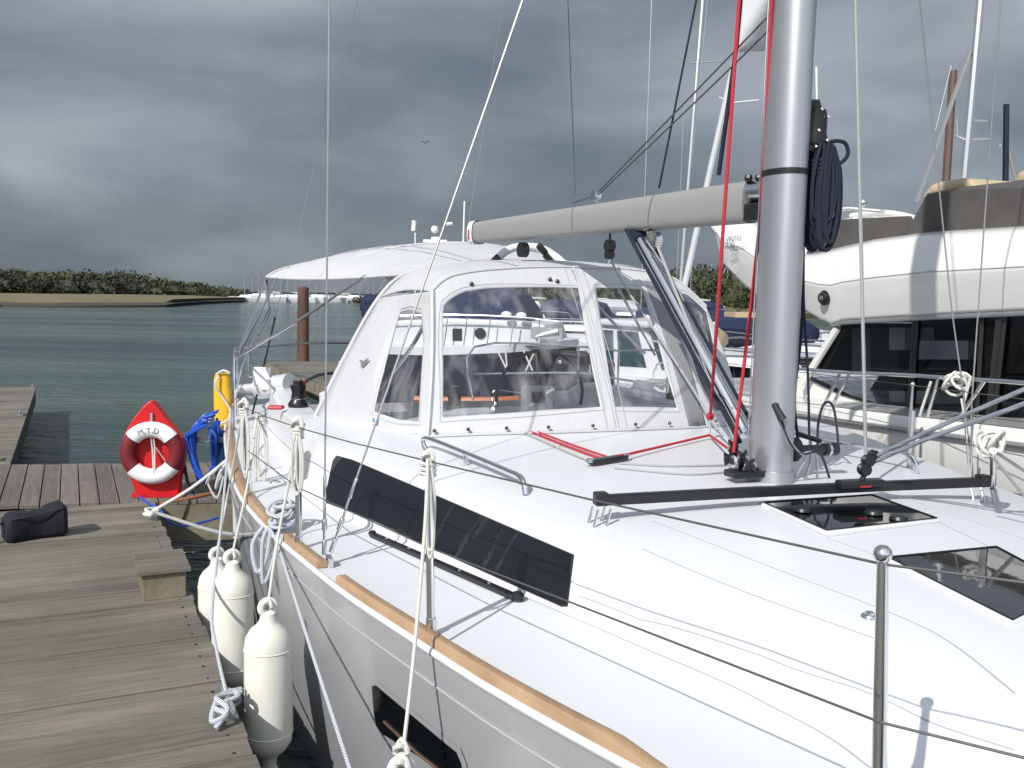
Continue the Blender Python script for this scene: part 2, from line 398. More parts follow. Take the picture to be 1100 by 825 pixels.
SC.cycles.max_bounces = 8; SC.cycles.transparent_max_bounces = 16; SC.cycles.caustics_reflective = False; SC.cycles.caustics_refractive = False

# ------------------------------------------------------------------ water and far shores
w = MB(); w.add([(-3000, -60, 0), (3000, -60, 0), (3000, 4000, 0), (-3000, 4000, 0)], [(0, 1, 2, 3)])
setting(w.build('water', 'river_water', loc=(0, 0, 0)))
rb = MB(); rb.box((0, 1900, -3), 6000, 4000, .5); setting(rb.build('river_bed', 'mud', loc=(0, 1900, -3.2)))
def shore(name, near, far, z, material, mud=True):
    m = MB(); n = len(near)
    r0 = [V((x, y, -.4)) for x, y in near]
    r1 = [V((x, y+.6, z*.55)) for x, y in near]; r2 = [V((x, y+4, z)) for x, y in near]; r3 = [V((x, y, z*1.6)) for x, y in far]
    m.grid([r0, r1, r2, r3]); return setting(m.build(name, material, loc=(near[0][0], near[0][1], 0)))
# left bank: marsh with a wood behind
near2 = [onz(x, y, .0) for x, y in [(-260, 330.5), (0, 329.5), (60, 330), (120, 330), (175, 329.5), (215, 326.5), (260, 324.5)]]
shore('left_shore', [(p.x, p.y) for p in near2], [(p.x*2, p.y*2+30) for p in near2], 1.0, 'marsh')
shore('left_shore_mud', [(p.x*.975, p.y*.975) for p in near2], [(p.x*1.02, p.y*1.02) for p in near2], .45, 'mud')
def leaf_cloud(m, c, rx, ry, rz, n, size):
    for _ in range(n):
        while True:
            p = V((random.uniform(-1, 1), random.uniform(-1, 1), random.uniform(-1, 1)))
            if .25 < p.length < 1: break
        q = V(c)+V((p.x*rx, p.y*ry, p.z*rz)); a = V((random.gauss(0, 1), random.gauss(0, 1), random.gauss(0, 1))).normalized()
        b = a.orthogonal().normalized(); d = a.cross(b); sz = size*random.uniform(.6, 1.5)
        m.add([q+b*sz, q+d*sz*.8, q-b*sz, q-d*sz*.8], [(0, 1, 2, 3)])
def wood_mass(name, pts, dens, material, parts=1):
    m = MB()
    for (x, y, h, r) in pts:
        k = random.uniform(.85, 1.1)
        for q in range(5):
            leaf_cloud(m, (x+random.uniform(-r, r)*.6, y+random.uniform(-r, r)*.6, h*k*random.uniform(.35, .72)), r*.55, r*.55, h*k*.30, dens*2, r*.07); m.ball((x+random.uniform(-r, r)*.5, y+.5, h*k*random.uniform(.3, .6)), r*.42, 8, 1, 1, h*k*.26/(r*.42))
        leaf_cloud(m, (x, y-r*.3, h*.22), r, r*.7, h*.22, dens*2, r*.08)
    return setting(m.build(name, material, loc=(pts[0][0], pts[0][1], 0)), 'stuff')
def tree_line(profile, Y0, Y1, step, rmul=1):
    out = []
    x = profile[0][0]
    while x <= profile[-1][0]:
        t = (x-profile[0][0])/(profile[-1][0]-profile[0][0]); Y = Y0+(Y1-Y0)*t+random.uniform(-3, 3)
        top = at(x, lin(x, [p[0] for p in profile], [p[1] for p in profile]), Y)
        out.append((top.x, top.y, max(1.5, top.z), random.uniform(2.6, 4.2)*rmul)); x += step*random.uniform(.7, 1.3)
    return out
lp = [(-120, 284), (0, 287), (40, 290), (75, 289), (110, 293), (140, 290), (160, 297), (200, 300), (240, 306), (262, 313)]
wood_mass('far_left_wood', tree_line(lp, 150, 215, 5), 46, 'leaf_olive')
wood_mass('far_left_bare_wood', tree_line([(p[0], p[1]+5) for p in lp], 142, 205, 8), 40, 'leaf_dark')
# far right bank behind the marina
near3 = [onz(x, y, 0) for x, y in [(262, 323.4), (420, 325), (600, 330), (900, 340), (1300, 352)]]
near3 = [(x, y) for x, y in [(-62, 245), (-20, 240), (10, 190), (60, 130), (160, 110)]]
shore('far_shore', near3, [(x*2.2, y*2.4) for x, y in near3], 1.0, 'marsh')
rp = [(395, 318), (430, 314), (480, 312), (540, 309), (560, 306), (600, 303), (640, 300), (690, 291), (715, 284), (745, 279), (775, 277), (800, 284), (860, 290), (960, 285)]
wood_mass('far_right_wood', tree_line(rp, 235, 150, 7), 70, 'leaf_dark')
wood_mass('far_right_green_wood', tree_line([(p[0], p[1]+6) for p in rp], 215, 140, 12), 50, 'leaf_olive')

# ------------------------------------------------------------------ small boats of the marina
def boat_hull(m, c, ang, L, Wd, fb, nose=.35, stern=.8, z0=-.1, n=12, sheer=.25):
    ax = V((math.cos(ang), math.sin(ang), 0)); ay = V((-math.sin(ang), math.cos(ang), 0)); rows = []
    for i in range(n+1):
        t = i/n; k = stern+(1-stern)*math.sin(min(1, t/.5)*math.pi/2) if t < .5 else max(.02, 1-((t-.5)/.5)**2.2)
        zt = fb*(1+sheer*max(0, t-.3)); hw = Wd/2*k
        row = [(-hw*.15, z0), (-hw*.72, z0+.03), (-hw*.93, zt*.5), (-hw, zt), (-hw*.93, zt+.04), (0, zt+.06+.02*Wd), (hw*.93, zt+.04), (hw, zt), (hw*.93, zt*.5), (hw*.72, z0+.03), (hw*.15, z0)]
        rk = .06*L*max(0, t-.5)*2
        rows.append([V(c)+ax*(-L/2+L*t+rk*(zz/max(zt, .1)))+ay*yy+V((0, 0, zz)) for yy, zz in row])
    m.grid(rows, True); m.add(rows[0], [tuple(range(11))]); return ax, ay
def cabin(m, c, ax, ay, l0, l1, w0, w1, z0, z1, rake=.3):
    b = [(l0, -w0), (l1, -w1), (l1, w1), (l0, w0)]
    t = [(l0+rake*.3, -w0*.85), (l1-rake, -w1*.75), (l1-rake, w1*.75), (l0+rake*.3, w0*.85)]
    vs = [V(c)+ax*x+ay*y+V((0, 0, z0)) for x, y in b]+[V(c)+ax*x+ay*y+V((0, 0, z1)) for x, y in t]
    m.add(vs, [(0, 1, 2, 3), (7, 6, 5, 4), (0, 4, 5, 1), (1, 5, 6, 2), (2, 6, 7, 3), (3, 7, 4, 0)])
def sailboat(name, label, c, ang, L, mast_h, hullm='gelcoat', cover='blue_canvas', group=None, windows=True, mastm='alloy', lean=0, mr=.08, spread=True):
    c = V(c); t = thing(name, label, 'sailboat', c, 0, group)
    h = MB(); ax, ay = boat_hull(h, c, ang, L, L*.31, L*.1+.1); h.build('hull', hullm, t)
    fb = L*.1+.15
    k = MB(); cabin(k, c, ax, ay, -L*.12, L*.22, L*.1, L*.06, fb*1.05, fb*1.05+L*.045+.1, .5); cb_ = k.build('cabin', 'gelcoat', t, bevel=.03)
    if windows:
        q = MB()
        for sg in (-1, 1):
            q.box(c+ax*(L*.045)+ay*(sg*(L*.0815))+V((0, 0, fb*1.05+L*.022+.05)), L*.24, .03, L*.02+.05, (ax, ay, V((0, 0, 1))))
        q.build('cabin_window', 'black_glass', cb_)
    if mast_h <= 0:
        t['category'] = 'motor boat'
        q = MB(); q.tube([c-ax*(L*.40)+ZU*(fb+.35), c-ax*(L*.30)+ZU*(fb+.7), c-ax*(L*.14)+ZU*(fb+.72), c-ax*(L*.08)+ZU*(fb+.5)], [.3, L*.085, L*.085, .4], 12, sub=4, flat=.5); q.build('cockpit_cover', cover, t)
        for sg in (-1, 1):
            q = MB(); e = [c+ax*(L*u)+ay*(sg*L*w)+ZU*(fb+.05) for u, w in ((-.2, .15), (.05, .145), (.3, .10), (.46, .03))]; q.tube([e[0]]+[p+ZU*.6 for p in e], .02, 6, sub=3)
            for p in e[1:]: q.tube([p, p+ZU*.6], .014, 5)
            q.build('guard_rail', 'steel', t)
        return t
    top = c+ax*(L*.06)+V((lean, 0, fb+mast_h)); foot = c+ax*(L*.08)+V((0, 0, fb+.2))
    q = MB(); q.tube([foot, top], [mr, mr*.8], 6)
    if spread:
        for f in (.36, .68):
            p = foot.lerp(top, f); q.tube([p-ay*(L*.1), p+ay*(L*.1)], mr*.35, 4)
    q.build('mast', mastm, t)
    q = MB(); bp = foot+V((0, 0, .75)); be = bp-ax*(L*.36)
    q.tube([bp, bp.lerp(be, .5)+V((0, 0, .06)), be], [.10, .19, .16, .1], 8, sub=4); q.build('sail_cover', cover, t)
    q = MB(); bow = c+ax*(L*.53)+V((0, 0, fb*1.2)); st = c-ax*(L*.48)+V((0, 0, fb))
    q.tube([bow, top], mr*.3, 4); q.tube([st, top], .012+mr*.05, 4)
    for sg in (-1, 1): q.tube([c+ax*(L*.04)+ay*(sg*L*.14)+V((0, 0, fb)), top.lerp(foot, .05)], .010+mr*.05, 4)
    q.build('rigging', 'wire', t)
    return t
KIND = ['white hull and blue boom cover', 'white hull and pale grey boom cover', 'navy hull and bare mast', 'white hull and green boom cover']
# marina across the river: a row of moored yachts between the left wood and the boat's canopy
mat('green_canvas', (.02, .09, .06), .8)
wordn = ['first', 'second', 'third', 'fourth', 'fifth', 'sixth', 'seventh', 'eighth', 'ninth', 'tenth', 'eleventh', 'twelfth', 'thirteenth', 'fourteenth', 'fifteenth', 'sixteenth', 'seventeenth', 'eighteenth', 'nineteenth', 'twentieth', 'twenty-first', 'twenty-second', 'twenty-third', 'twenty-fourth']
xs = [266+i*7.7 for i in range(22)]
for i, x in enumerate(xs):
    p = onz(x, 324.2+random.uniform(-.2, .6), 0); p.z = 0; kd = random.choice([0, 1, 1, 3]); 
    sailboat('moored_sailboat', 'tiny moored yacht across the river, %s one right of the wood' % wordn[i], p, random.uniform(2.7, 3.5), random.uniform(8, 11), random.uniform(4.6, 7.2),
             'gelcoat', ['blue_canvas', 'canvas', 'canvas', 'green_canvas'][kd], 'yachts moored across the river', windows=False, mr=.10, mastm='alloy', spread=False)

# ------------------------------------------------------------------ pontoons
PD = R_(25.4)
DA = V((-math.sin(PD), math.cos(PD), 0)); DP = V((math.cos(PD), math.sin(PD), 0)); ZU = V((0, 0, 1))
ZD = .55
def D(a, b, z): return DA*a + DP*b + V((0, 0, z))
def da(p): return p.dot(DA)
def db(p): return p.dot(DP)
E1 = onz(281, 825, ZD); E2 = onz(169, 548, ZD); EDGE = (db(E1)+db(E2))/2
near_l = onz(0, 543, ZD); near_r = onz(170, 538, ZD); far_l = onz(0, 499, ZD); far_r = onz(140, 497.5, ZD)
def line_ab(p, q):
    a0, b0, a1, b1 = da(p), db(p), da(q), db(q)
    return lambda b: a0+(a1-a0)*(b-b0)/(b1-b0)
nearA = line_ab(near_l, near_r); farA = line_ab(far_l, far_r)
RZ = PD
def edge_skirt(m, a0, a1, b, z0, z1, th=.05): m.box(D((a0+a1)/2, b, (z0+z1)/2), th, a1-a0, z1-z0, (DP, DA, ZU))
# near finger: boards laid across
t = thing('pontoon', 'grey weathered wooden pontoon of crosswise boards beside the big yacht', 'pontoon', D(5, EDGE-1.5, 0), RZ)
m = MB(); a = -3.0
while a < nearA(EDGE)-.01:
    a1 = min(a+random.choice((.137, .135, .131)), 20); bl = EDGE-4.2
    z = ZD+random.uniform(-.003, .003); e = random.uniform(-.008, .008); tw = random.uniform(-.003, .003)
    if a1 > nearA(bl): pass
    aa0 = [min(a, nearA(bl)), min(a, nearA(EDGE))]; aa1 = [min(a1, nearA(bl)-.004), min(a1, nearA(EDGE)-.004)]
    if aa1[1] > aa0[1]:
        pts = [D(aa0[0], bl, z-tw), D(aa0[1], EDGE+e, z+tw), D(aa1[1], EDGE+e, z+tw+.002), D(max(aa1[0], aa0[0]+.001), bl, z-tw)]
        m.slab(pts, V((0, 0, -.035)))
    a += .145
m.build('deck_boards', 'planks_near', t, bevel=.004)
m = MB()
edge_skirt(m, -3, nearA(EDGE)-.02, EDGE-.045, .30, ZD-.04, .07); m.build('side_beam', 'side_beam', t)
m = MB()
for q in (-1.2, 2.2, 5.6): m.box(D(q, EDGE-1.0, .08), 1.6, 2.2, .42, (DP, DA, ZU))
m.build('float', 'float', t, bevel=.03)
m = MB(); m.box(D(2.4, EDGE-.02, ZD-.03), .012, 10.5, .03, (DP, DA, ZU)); m.build('edge_strip', 'galv', t)
# screws in the boards
m = MB(); a = .07
while a < 7.4:
    for bb in (EDGE-.07, EDGE-1.1):
        m.lathe([(0, .004), (.006, .003), (.007, 0)], D(a+random.uniform(-.01, .01), bb, ZD+.002), seg=6)
    a += .145
m.build('board_screws', 'blackish', t)
# walkway beyond: boards laid fore and aft
t2 = thing('walkway', 'wooden walkway of lengthwise boards crossing behind the black bag and red buoy stand', 'pontoon', D(nearA(EDGE)+1, EDGE-1, 0), RZ)
m = MB(); b = EDGE-4.6; WR = db(onz(262, 535, ZD))
while b < WR:
    b1 = b+.137; z = ZD+random.uniform(-.004, .004)
    m.slab([D(nearA(b)+.006, b, z), D(nearA(b1)+.006, b1, z), D(farA(b1), b1, z), D(farA(b), b, z)], V((0, 0, -.035)))
    b += .145
m.build('deck_boards', 'planks_cross', t2, bevel=.004)
m = MB()
m.slab([D(nearA(EDGE+.02), EDGE+.02, ZD-.04), D(nearA(WR), WR, ZD-.04), D(nearA(WR)+.08, WR, ZD-.04), D(nearA(EDGE+.02)+.08, EDGE+.02, ZD-.04)], V((0, 0, -.30)))
m.slab([D(farA(EDGE-4.5)-.08, EDGE-4.5, ZD-.04), D(farA(WR)-.08, WR, ZD-.04), D(farA(WR), WR, ZD-.04), D(farA(EDGE-4.5), EDGE-4.5, ZD-.04)], V((0, 0, -.30)))
m.build('side_beam', 'side_beam', t2)
m = MB(); m.box(D(farA(EDGE-1)-.7, EDGE-1.6, .1), 3.0, 1.0, .42, (DP, DA, ZU)); m.build('float', 'float', t2, bevel=.03)
# left finger
q0 = onz(9, 498, .5); q1 = onz(40, 416, .5); lb = (db(q0)+db(q1))/2
t3 = thing('finger_pontoon', 'short grey finger pontoon reaching out into the river at the left edge', 'pontoon', D((da(q0)+da(q1))/2, lb-.6, 0), RZ)
m = MB(); a = farA(lb)+.03
while a < da(q1):
    m.box(D(a+.0685, lb-.9, .482+random.uniform(-.003, .003)), 1.8, .137, .035, (DP, DA, ZU)); a += .145
m.build('deck_boards', 'planks_near', t3, bevel=.004)
m = MB(); edge_skirt(m, farA(lb)+.05, da(q1), lb-.05, .24, .46, .08); edge_skirt(m, farA(lb)+.05, da(q1), lb-1.75, .24, .46, .08)
m.box(D(da(q1)-.05, lb-.9, .35), 1.6, .08, .2, (DP, DA, ZU)); m.build('side_beam', 'blackish', t3)
m = MB(); m.box(D(da(q1)-1.5, lb-.9, .1), 1.3, 2, .4, (DP, DA, ZU)); m.build('float', 'float', t3, bevel=.03)
def cleat(p, ang, parent, s=1.0):
    ax = V((math.cos(ang), math.sin(ang), 0)); m = MB(); p = V(p)
    m.box(p+V((0, 0, .006)), .12*s, .06*s, .012, (ax, ZU.cross(ax), ZU))
    for q in (-1, 1): m.tube([p+ax*(q*.035*s), p+ax*(q*.035*s)+V((0, 0, .05*s))], .013*s, 8)
    m.tube([p-ax*(.12*s)+V((0, 0, .062*s)), p-ax*(.06*s)+V((0, 0, .055*s)), p+ax*(.06*s)+V((0, 0, .055*s)), p+ax*(.12*s)+V((0, 0, .062*s))], [.008*s, .014*s, .014*s, .008*s], 8, sub=3)
    return m.build('cleat', 'galv', parent)
dcl = [onz(245, 768, ZD), onz(164, 558, ZD)]
cleat(dcl[0], math.pi/2+PD, t, 1.1); cleat(dcl[1], math.pi/2+PD, t, 1.0)
for px, py in ((39, 417), (27, 446), (4, 494)):
    p = onz(px, py, .5); cleat(p-DP*.06, math.pi/2+PD, t3, 1.0)
# far floating dock with the mooring pile
p0 = onz(286, 388.5, .5); p1 = onz(352, 414, .5); t4 = None
t4 = thing('far_pontoon', 'grey floating dock with thick pale edge, seen beyond the canopy by the wooden pile', 'pontoon', (p0+p1)/2*1+V((3, 0, -.5)), 0)
dirn = (p0-p1); dirn.z = 0; e_ = dirn.normalized(); perp = V((e_.y, -e_.x, 0)); 
if perp.x < 0: perp = -perp
m = MB(); L_ = dirn.length
p1e = p1-e_*1.0
for k in range(int((L_+1.0)/.145)):
    c = p1e+e_*(k*.145+.07)+perp*6.5; m.box(c+V((0, 0, -.018)), 13, .138, .035, (perp, e_, ZU))
m.build('deck_boards', 'planks_near', t4)
m = MB(); m.box((p0+p1e)/2+perp*.05+V((0, 0, -.16)), .1, L_+1.0, .24, (perp, e_, ZU)); m.box(p1e+perp*6.5+V((0, 0, -.16)), 13, .1, .24, (perp, e_, ZU)); m.build('side_beam', 'side_beam', t4)
m = MB(); m.box((p0+p1e)/2+perp*6.5+V((0, 0, -.45)), 12.4, L_+.4, .5, (perp, e_, ZU)); m.build('float', 'float', t4)
m = MB(); c = onz(321, 387, .5); c = V((c.x, c.y+.45, 0)); top = at(322, 309, c.y).z
m.tube([c+V((0, 0, -1)), c+V((.01, 0, top*.5)), c+V((.02, 0, top))], [.165, .155, .145], 14); m.lathe([(.145, 0), (.10, .03), (0.001, .035)], c+V((.02, 0, top)), seg=14)
tag(m.build('mooring_pile', 'pile_wood', loc=c), 'tall round brown wooden mooring pile standing at the far dock', 'pile')

# wooden step box on the pontoon
ct = thing('timber_block', 'low square timber box at the pontoon edge, next to the white fenders', 'wooden box', onz(172, 640, ZD), RZ)
fl = onz(149, 648, ZD); fr = onz(194, 643, ZD); b0, b1 = db(fl)+.01, EDGE-.02; a0 = da(fr)
m = MB(); m.box(D(a0+.2, (b0+b1)/2, ZD+.075), b1-b0-.02, .38, .146, (DP, DA, ZU)); m.build('box_sides', 'side_beam', ct, bevel=.006)
m = MB(); m.box(D(a0+.2, (b0+b1)/2, ZD+.162), b1-b0+.03, .42, .024, (DP, DA, ZU)); m.build('box_top', 'planks_near', ct, bevel=.005)
# black bag lying on the boards
pb = [onz(8, 586, ZD), onz(74, 577, ZD)]
axb = (pb[1]-pb[0]); Lb = axb.length; axb.normalize(); ayb = V((-axb.y, axb.x, 0))
bt = thing('bag', 'black fabric bag lying on the pontoon boards', 'bag', (pb[0]+pb[1])/2, 0)
m = MB(); rows = []
for i in range(15):
    u = i/14; h = .17+.055*u+.012*math.sin(u*9); d = .10+.012*math.sin(u*7+1); endk = 1 if .03 < u < .97 else .86
    row = []
    for j in range(20):
        a = 2*math.pi*j/20; cx = math.copysign(abs(math.cos(a))**.45, math.cos(a)); sz = math.copysign(abs(math.sin(a))**.45, math.sin(a))
        row.append(pb[0]+axb*(Lb*u)+ayb*(.11+cx*d*endk)+V((0, 0, h/2+sz*h/2*endk+.004*math.sin(i*2.1+j*1.3))))
    rows.append(row)
m.grid(rows, True, cv=True); m.add(rows[0], [tuple(range(20))]); m.add(rows[-1], [tuple(range(20))])
m.build('bag_body', 'bag', bt)
m = MB(); m.tube([pb[0]+ayb*.1+V((0, 0, .13)), pb[0]-axb*.05+ayb*.08+V((0, 0, .12)), pb[0]-axb*.09+ayb*.06+V((0, 0, .04)), pb[0]-axb*.16+V((0, 0, .02))], .018, 8, sub=4, flat=.5); m.build('strap', 'bag', bt)
m = MB(); m.tube([pb[0]+axb*.03+ayb*.005+V((0, 0, .165)), pb[0]+axb*Lb*.5-ayb*.0+V((0, 0, .185)), pb[1]-axb*.03+ayb*.005+V((0, 0, .205))], .005, 6, sub=3); m.build('zip', 'blackish', bt)

# red lifebuoy stand on the walkway
lc = onz(170, 533, ZD); nb = V((.12, -1, 0)).normalized(); xb = V((nb.y*-1, nb.x, 0))   # board faces the near pontoon
if xb.x < 0: xb = -xb
Yb = lc.y; sc_ = Yb/FPX
st = thing('lifebuoy_stand', 'bright red pointed housing board for the lifebuoy, standing on the walkway', 'lifebuoy stand', lc, 0)
def Lp(x, y): return lc + xb*((x-170)*sc_) + ZU*((533-y)*sc_)
out = [(148, 533), (143, 520), (137, 500), (133, 484), (132, 475), (137, 462), (145, 448), (155, 435), (161, 429), (165, 429), (172, 437), (181, 450), (190, 461), (197, 470), (199, 480), (197, 497), (193, 515), (191, 533)]
m = MB(); m.slab([Lp(*p)+nb*.0 for p in out], -nb*.12); m.build('board', 'red_board', st, bevel=.012)
m = MB(); m.box(Lp(165, 446)+nb*.012, .018, .02, .07, (xb, nb, ZU)); m.build('bracket', 'galv', st)
m = MB(); m.box(Lp(170, 531)-nb*.05+V((0, 0, -.0)), .40, .2, .03, (xb, nb, ZU)); m.build('foot_plate', 'red_board', st)
bt = thing('lifebuoy', 'red lifebuoy ring with two white sleeves hanging on the red stand', 'lifebuoy', Lp(166, 484)+nb*.05, 0)
bc = Lp(166, 484)+nb*.055; Rb = 25.5*sc_; rb_ = 7.6*sc_
m = MB(); m.torus(bc, nb, Rb, rb_, 56, 14, ry=.045); m.build('ring', 'buoy_red', bt)
def ang(px, py): return math.atan2((484-py), (px-166))
for nm, c0, c1 in (('upper', R_(38), R_(140)), ('lower', R_(-150+10), R_(-38+4))):
    m = MB(); m.torus(bc, xb.cross(ZU) if xb.cross(ZU).dot(nb) > 0 else nb, Rb, rb_+.008, 24, 14, a0=c0, a1=c1, xdir=xb, ry=.052)
    m.build('white_sleeve', 'white_plastic', bt)
m = MB()
for dx in (0, .02): m.tube([Lp(165, 458)+nb*.1+xb*dx, Lp(166, 475)+nb*.045+xb*dx, Lp(169+dx*50, 505)+nb*.1], .007, 6, sub=4)
m.tube([Lp(170, 478)+nb*.05, Lp(180, 492)+nb*.07], .003, 5)
m.build('rope', 'rope_white', bt)
def text_obj(s, name, size, o, xd, yd, material, parent, ext=.001):
    cu = bpy.data.curves.new(name, 'FONT'); cu.body = s; cu.size = size; cu.extrude = ext; cu.align_x = 'CENTER'; cu.align_y = 'CENTER'
    tmp = bpy.data.objects.new('tmp', cu); COL.objects.link(tmp)
    bpy.context.view_layer.update(); me = bpy.data.meshes.new_from_object(tmp.evaluated_get(bpy.context.evaluated_depsgraph_get())); bpy.data.objects.remove(tmp)
    zd = xd.cross(yd); mtx = Matrix((( *[xd.x, yd.x, zd.x], o.x), (xd.y, yd.y, zd.y, o.y), (xd.z, yd.z, zd.z, o.z), (0, 0, 0, 1)))
    me.transform(WM[parent.name].inverted() @ mtx); me.name = name; me.materials.clear(); me.materials.append(MATS[material])
    ob = bpy.data.objects.new(name, me); COL.objects.link(ob); ob.parent = parent; WM[ob.name] = WM[parent.name]; return ob
for ch, a in (('M', 112), ('.', 103), ('T', 93), ('.', 84), ('D', 75)):
    a = R_(a); rd = xb*math.cos(a)+ZU*math.sin(a); td = xb*math.sin(a)-ZU*math.cos(a)
    text_obj(ch, 'lettering', .062, bc+rd*(Rb)+nb*.054, td, rd, 'letter', bt)
# hose, blue post and yellow float behind the bow rail
hc = onz(221, 527, ZD); nh = V((0, -1, 0)); sh = hc.y/FPX
def Hp(x, y, d=0): return hc+V(((x-221)*sh, -d, (527-y)*sh))
t = thing('service_post', 'blue and grey water post standing on the walkway right of the red stand', 'water post', hc, 0)
m = MB(); m.box(Hp(237, 495), .07, .05, .55, None); m.build('post', 'blue_board', t, bevel=.006)
m = MB(); m.box(Hp(229, 469.5, .06), .36, .03, .05); m.build('hose_bracket', 'galv', t, bevel=.004)
t = thing('hose_coil', 'coiled bright blue hose hanging on the water post', 'hose', Hp(218, 520), 0)
m = MB()
for i in range(14):
    k = i*.012; jx = lambda: random.uniform(-.02, .02)
    m.tube([q+V((jx(), jx(), jx())) for q in [Hp(236-i*.4, 438+i, .06+k), Hp(222-i*.6, 446+i, .10+k*.5), Hp(215-i*.5, 470, .10+k*.6), Hp(214+i, 500+i*.5, .10+k), Hp(221+i*.9, 518-i, .08+k), Hp(231, 500, .04), Hp(238, 468, .04+k), Hp(238-i*.3, 445+i, .05+k)]], .0105, 6, sub=4)
m.build('hose', 'blue_hose', t)
m = MB()
for i in range(3): m.tube([Hp(222+i*2, 448, .12), Hp(206-i, 470, .12), Hp(203+i, 500, .12), Hp(212, 520+i, .12), Hp(232, 505, .12)], .008, 6, sub=4)
m.build('dark_hose', 'dark_hose', t)

# ------------------------------------------------------------------ THE YACHT
Y = thing('sailing_yacht', 'big white sailing yacht with grey hull, teak rail and white spray hood', 'sailing yacht', B(4.5, LC, 0), 0)
LTs = [-.9, -.6, 0, .6, 1.3, 1.82, 2.38, 2.94, 3.42, 3.89, 4.41, 5.0, 5.6, 6.5, 7.7, 9, 10.2]
LTl = [2.40, 2.12, 1.72, 1.41, 1.13, .96, .79, .655, .545, .46, .375, .30, .255, .235, .25, .30, .40]
def lt(s): return interp(s, LTs, LTl)
def zsh(s): return interp(s, [-.9, 1.4, 3, 4.5, 6.2, 9, 10.2], [1.34, 1.20, 1.14, 1.10, 1.07, 1.05, 1.04])
def hull_l(s, z):
    I = min(.13+.55*math.exp(-(s+.9)/1.8), (LC-lt(s))*.9)
    return lt(s)-.012+I*max(0, 1-z/zsh(s))**1.35
m = MB(); rows = []
ss = [-.9+11.1*i/60 for i in range(61)]
zl = [1, .985, .93, .8, .65, .5, .3, .1, -.1, -.3]
for s in ss:
    z_ = [zsh(s)*k for k in zl]
    r1 = [B(s, hull_l(s, z), z) for z in z_]; r2 = [B(s, 2*LC-hull_l(s, z), z) for z in reversed(z_)]
    rows.append(r1+r2)
m.grid(rows, True); m.add(rows[-1], [tuple(range(len(rows[-1])))]); hull = m.build('hull', 'hull_grey', Y)
m = MB()
for zf in (.90,):      # fine styling line below the gunwale
    m.tube([B(s, hull_l(s, zsh(s)*zf)-.002, zsh(s)*zf) for s in ss], .003, 5)
m.build('styling_line', 'groove_soft', Y)
# deck + coachroof section (polyline: distance from starboard toe, height)
def sec(s):
    t_ = lt(s); half = LC-t_; z0 = zsh(s)
    w_ = lin(s, [-.9, 0, 1.0, 1.8, 2.93, 3.8, 4.87, 6.4], [.25, .42, .54, .55, .52, .44, .345, .33])
    lbw = 1.225-.2835*(s-2.93)-t_
    kk = max(0, min(1, (s-2.1)/.5))*max(0, min(1, (5.6-s)/.5)); w_ = w_*(1-kk)+lbw*kk
    w_ = min(w_, half*.62)
    hs = max(0, interp(s, [-.9, .2, 1.0, 2.0, 2.9, 3.5, 4.8, 6.4], [.0, .0, .07, .16, .225, .25, .30, .32]))
    cr = interp(s, [-.9, .2, 1, 2, 3, 4, 5, 6.4], [.02, .05, .075, .075, .075, .08, .09, .07])
    hr = half-w_
    P_ = [(0, 0), (.02, .0), (w_-.02, .012), (w_, .02), (w_+.045, hs*.5), (w_+.085, hs*.93), (w_+.11, hs+.005), (w_+.16, hs+.02)]
    for k in (.25, .45, .65, .85, 1.0):
        d = w_+.16+(hr-.16)*k; x = 1-k; P_.append((d, hs+.02+(cr-.02)*(1-x**2.2)))
    return [(t_+d, z0+z) for d, z in P_]
def zdeck(s, l):
    if l > LC: l = 2*LC-l
    P_ = sec(s)
    if l <= P_[0][0]: return -9 if l < P_[0][0]-.03 else P_[0][1]
    return lin(l, [p[0] for p in P_], [p[1] for p in P_])
S_ = lambda p: p.dot(BA)
L_of = lambda p: p.dot(BP)
def on_deck(x, y): return hit(x, y, lambda p: p.z-zdeck(S_(p), L_of(p)), .9, 12)
def on_hull(x, y): return hit(x, y, lambda p: (hull_l(S_(p), p.z)-L_of(p)) if 0 < p.z < 1.5 else 1, .9, 14)
m = MB(); rows = []
sd_ = [-.88+7.18*i/72 for i in range(73)]
for s in sd_:
    P_ = sec(s); rows.append([B(s, l, z) for l, z in P_]+[B(s, 2*LC-l, z) for l, z in reversed(P_[:-1])])
m.grid(rows, True); deck = m.build('deck', 'gelcoat', Y, sharp=28)
m = MB(); P_ = sec(6.3); ring = [B(6.3, l, z) for l, z in P_]+[B(6.3, 2*LC-l, z) for l, z in reversed(P_[:-1])]
m.add(ring+[B(6.3, 2*LC-lt(6.3), .62), B(6.3, lt(6.3), .62)], [tuple(range(len(ring)+2))])
m.build('cabin_bulkhead', 'gelcoat', Y)
m = MB(); m.bbox(6.32, 6.35, LC-.33, LC+.33, .68, 1.40); m.build('companionway', 'smoked_glass', Y)
# cockpit
rows = []
for i in range(25):
    s = 6.3+3.9*i/24; t_ = lt(s); z0 = zsh(s); ck = .28*min(1, max(.15, (9.9-s)/.8)) if s > 9.1 else .28
    if s < 6.8: ck = .30
    P_ = [(0, 0), (.33, .015), (.36, .04), (.40, ck), (.44, ck+.02), (.62, ck+.02), (.66, ck-.01), (.70, -.10), (1.10, -.12), (1.13, -.14), (1.15, -.48), (LC-t_, -.48)]
    rows.append([B(s, t_+d, z0+z) for d, z in P_]+[B(s, 2*LC-t_-d, z0+z) for d, z in reversed(P_[:-1])])
m = MB(); m.grid(rows, True); m.build('cockpit', 'gelcoat', Y, sharp=28)
m = MB()
for sg in (0, 1):
    for k in range(7):
        l = lt(7.5)+.72+k*.052; l = 2*LC-l if sg else l
        m.bbox(6.6, 9.0, l-.023, l+.023, .955, .966)
m.build('seat_slats', 'teak', Y)
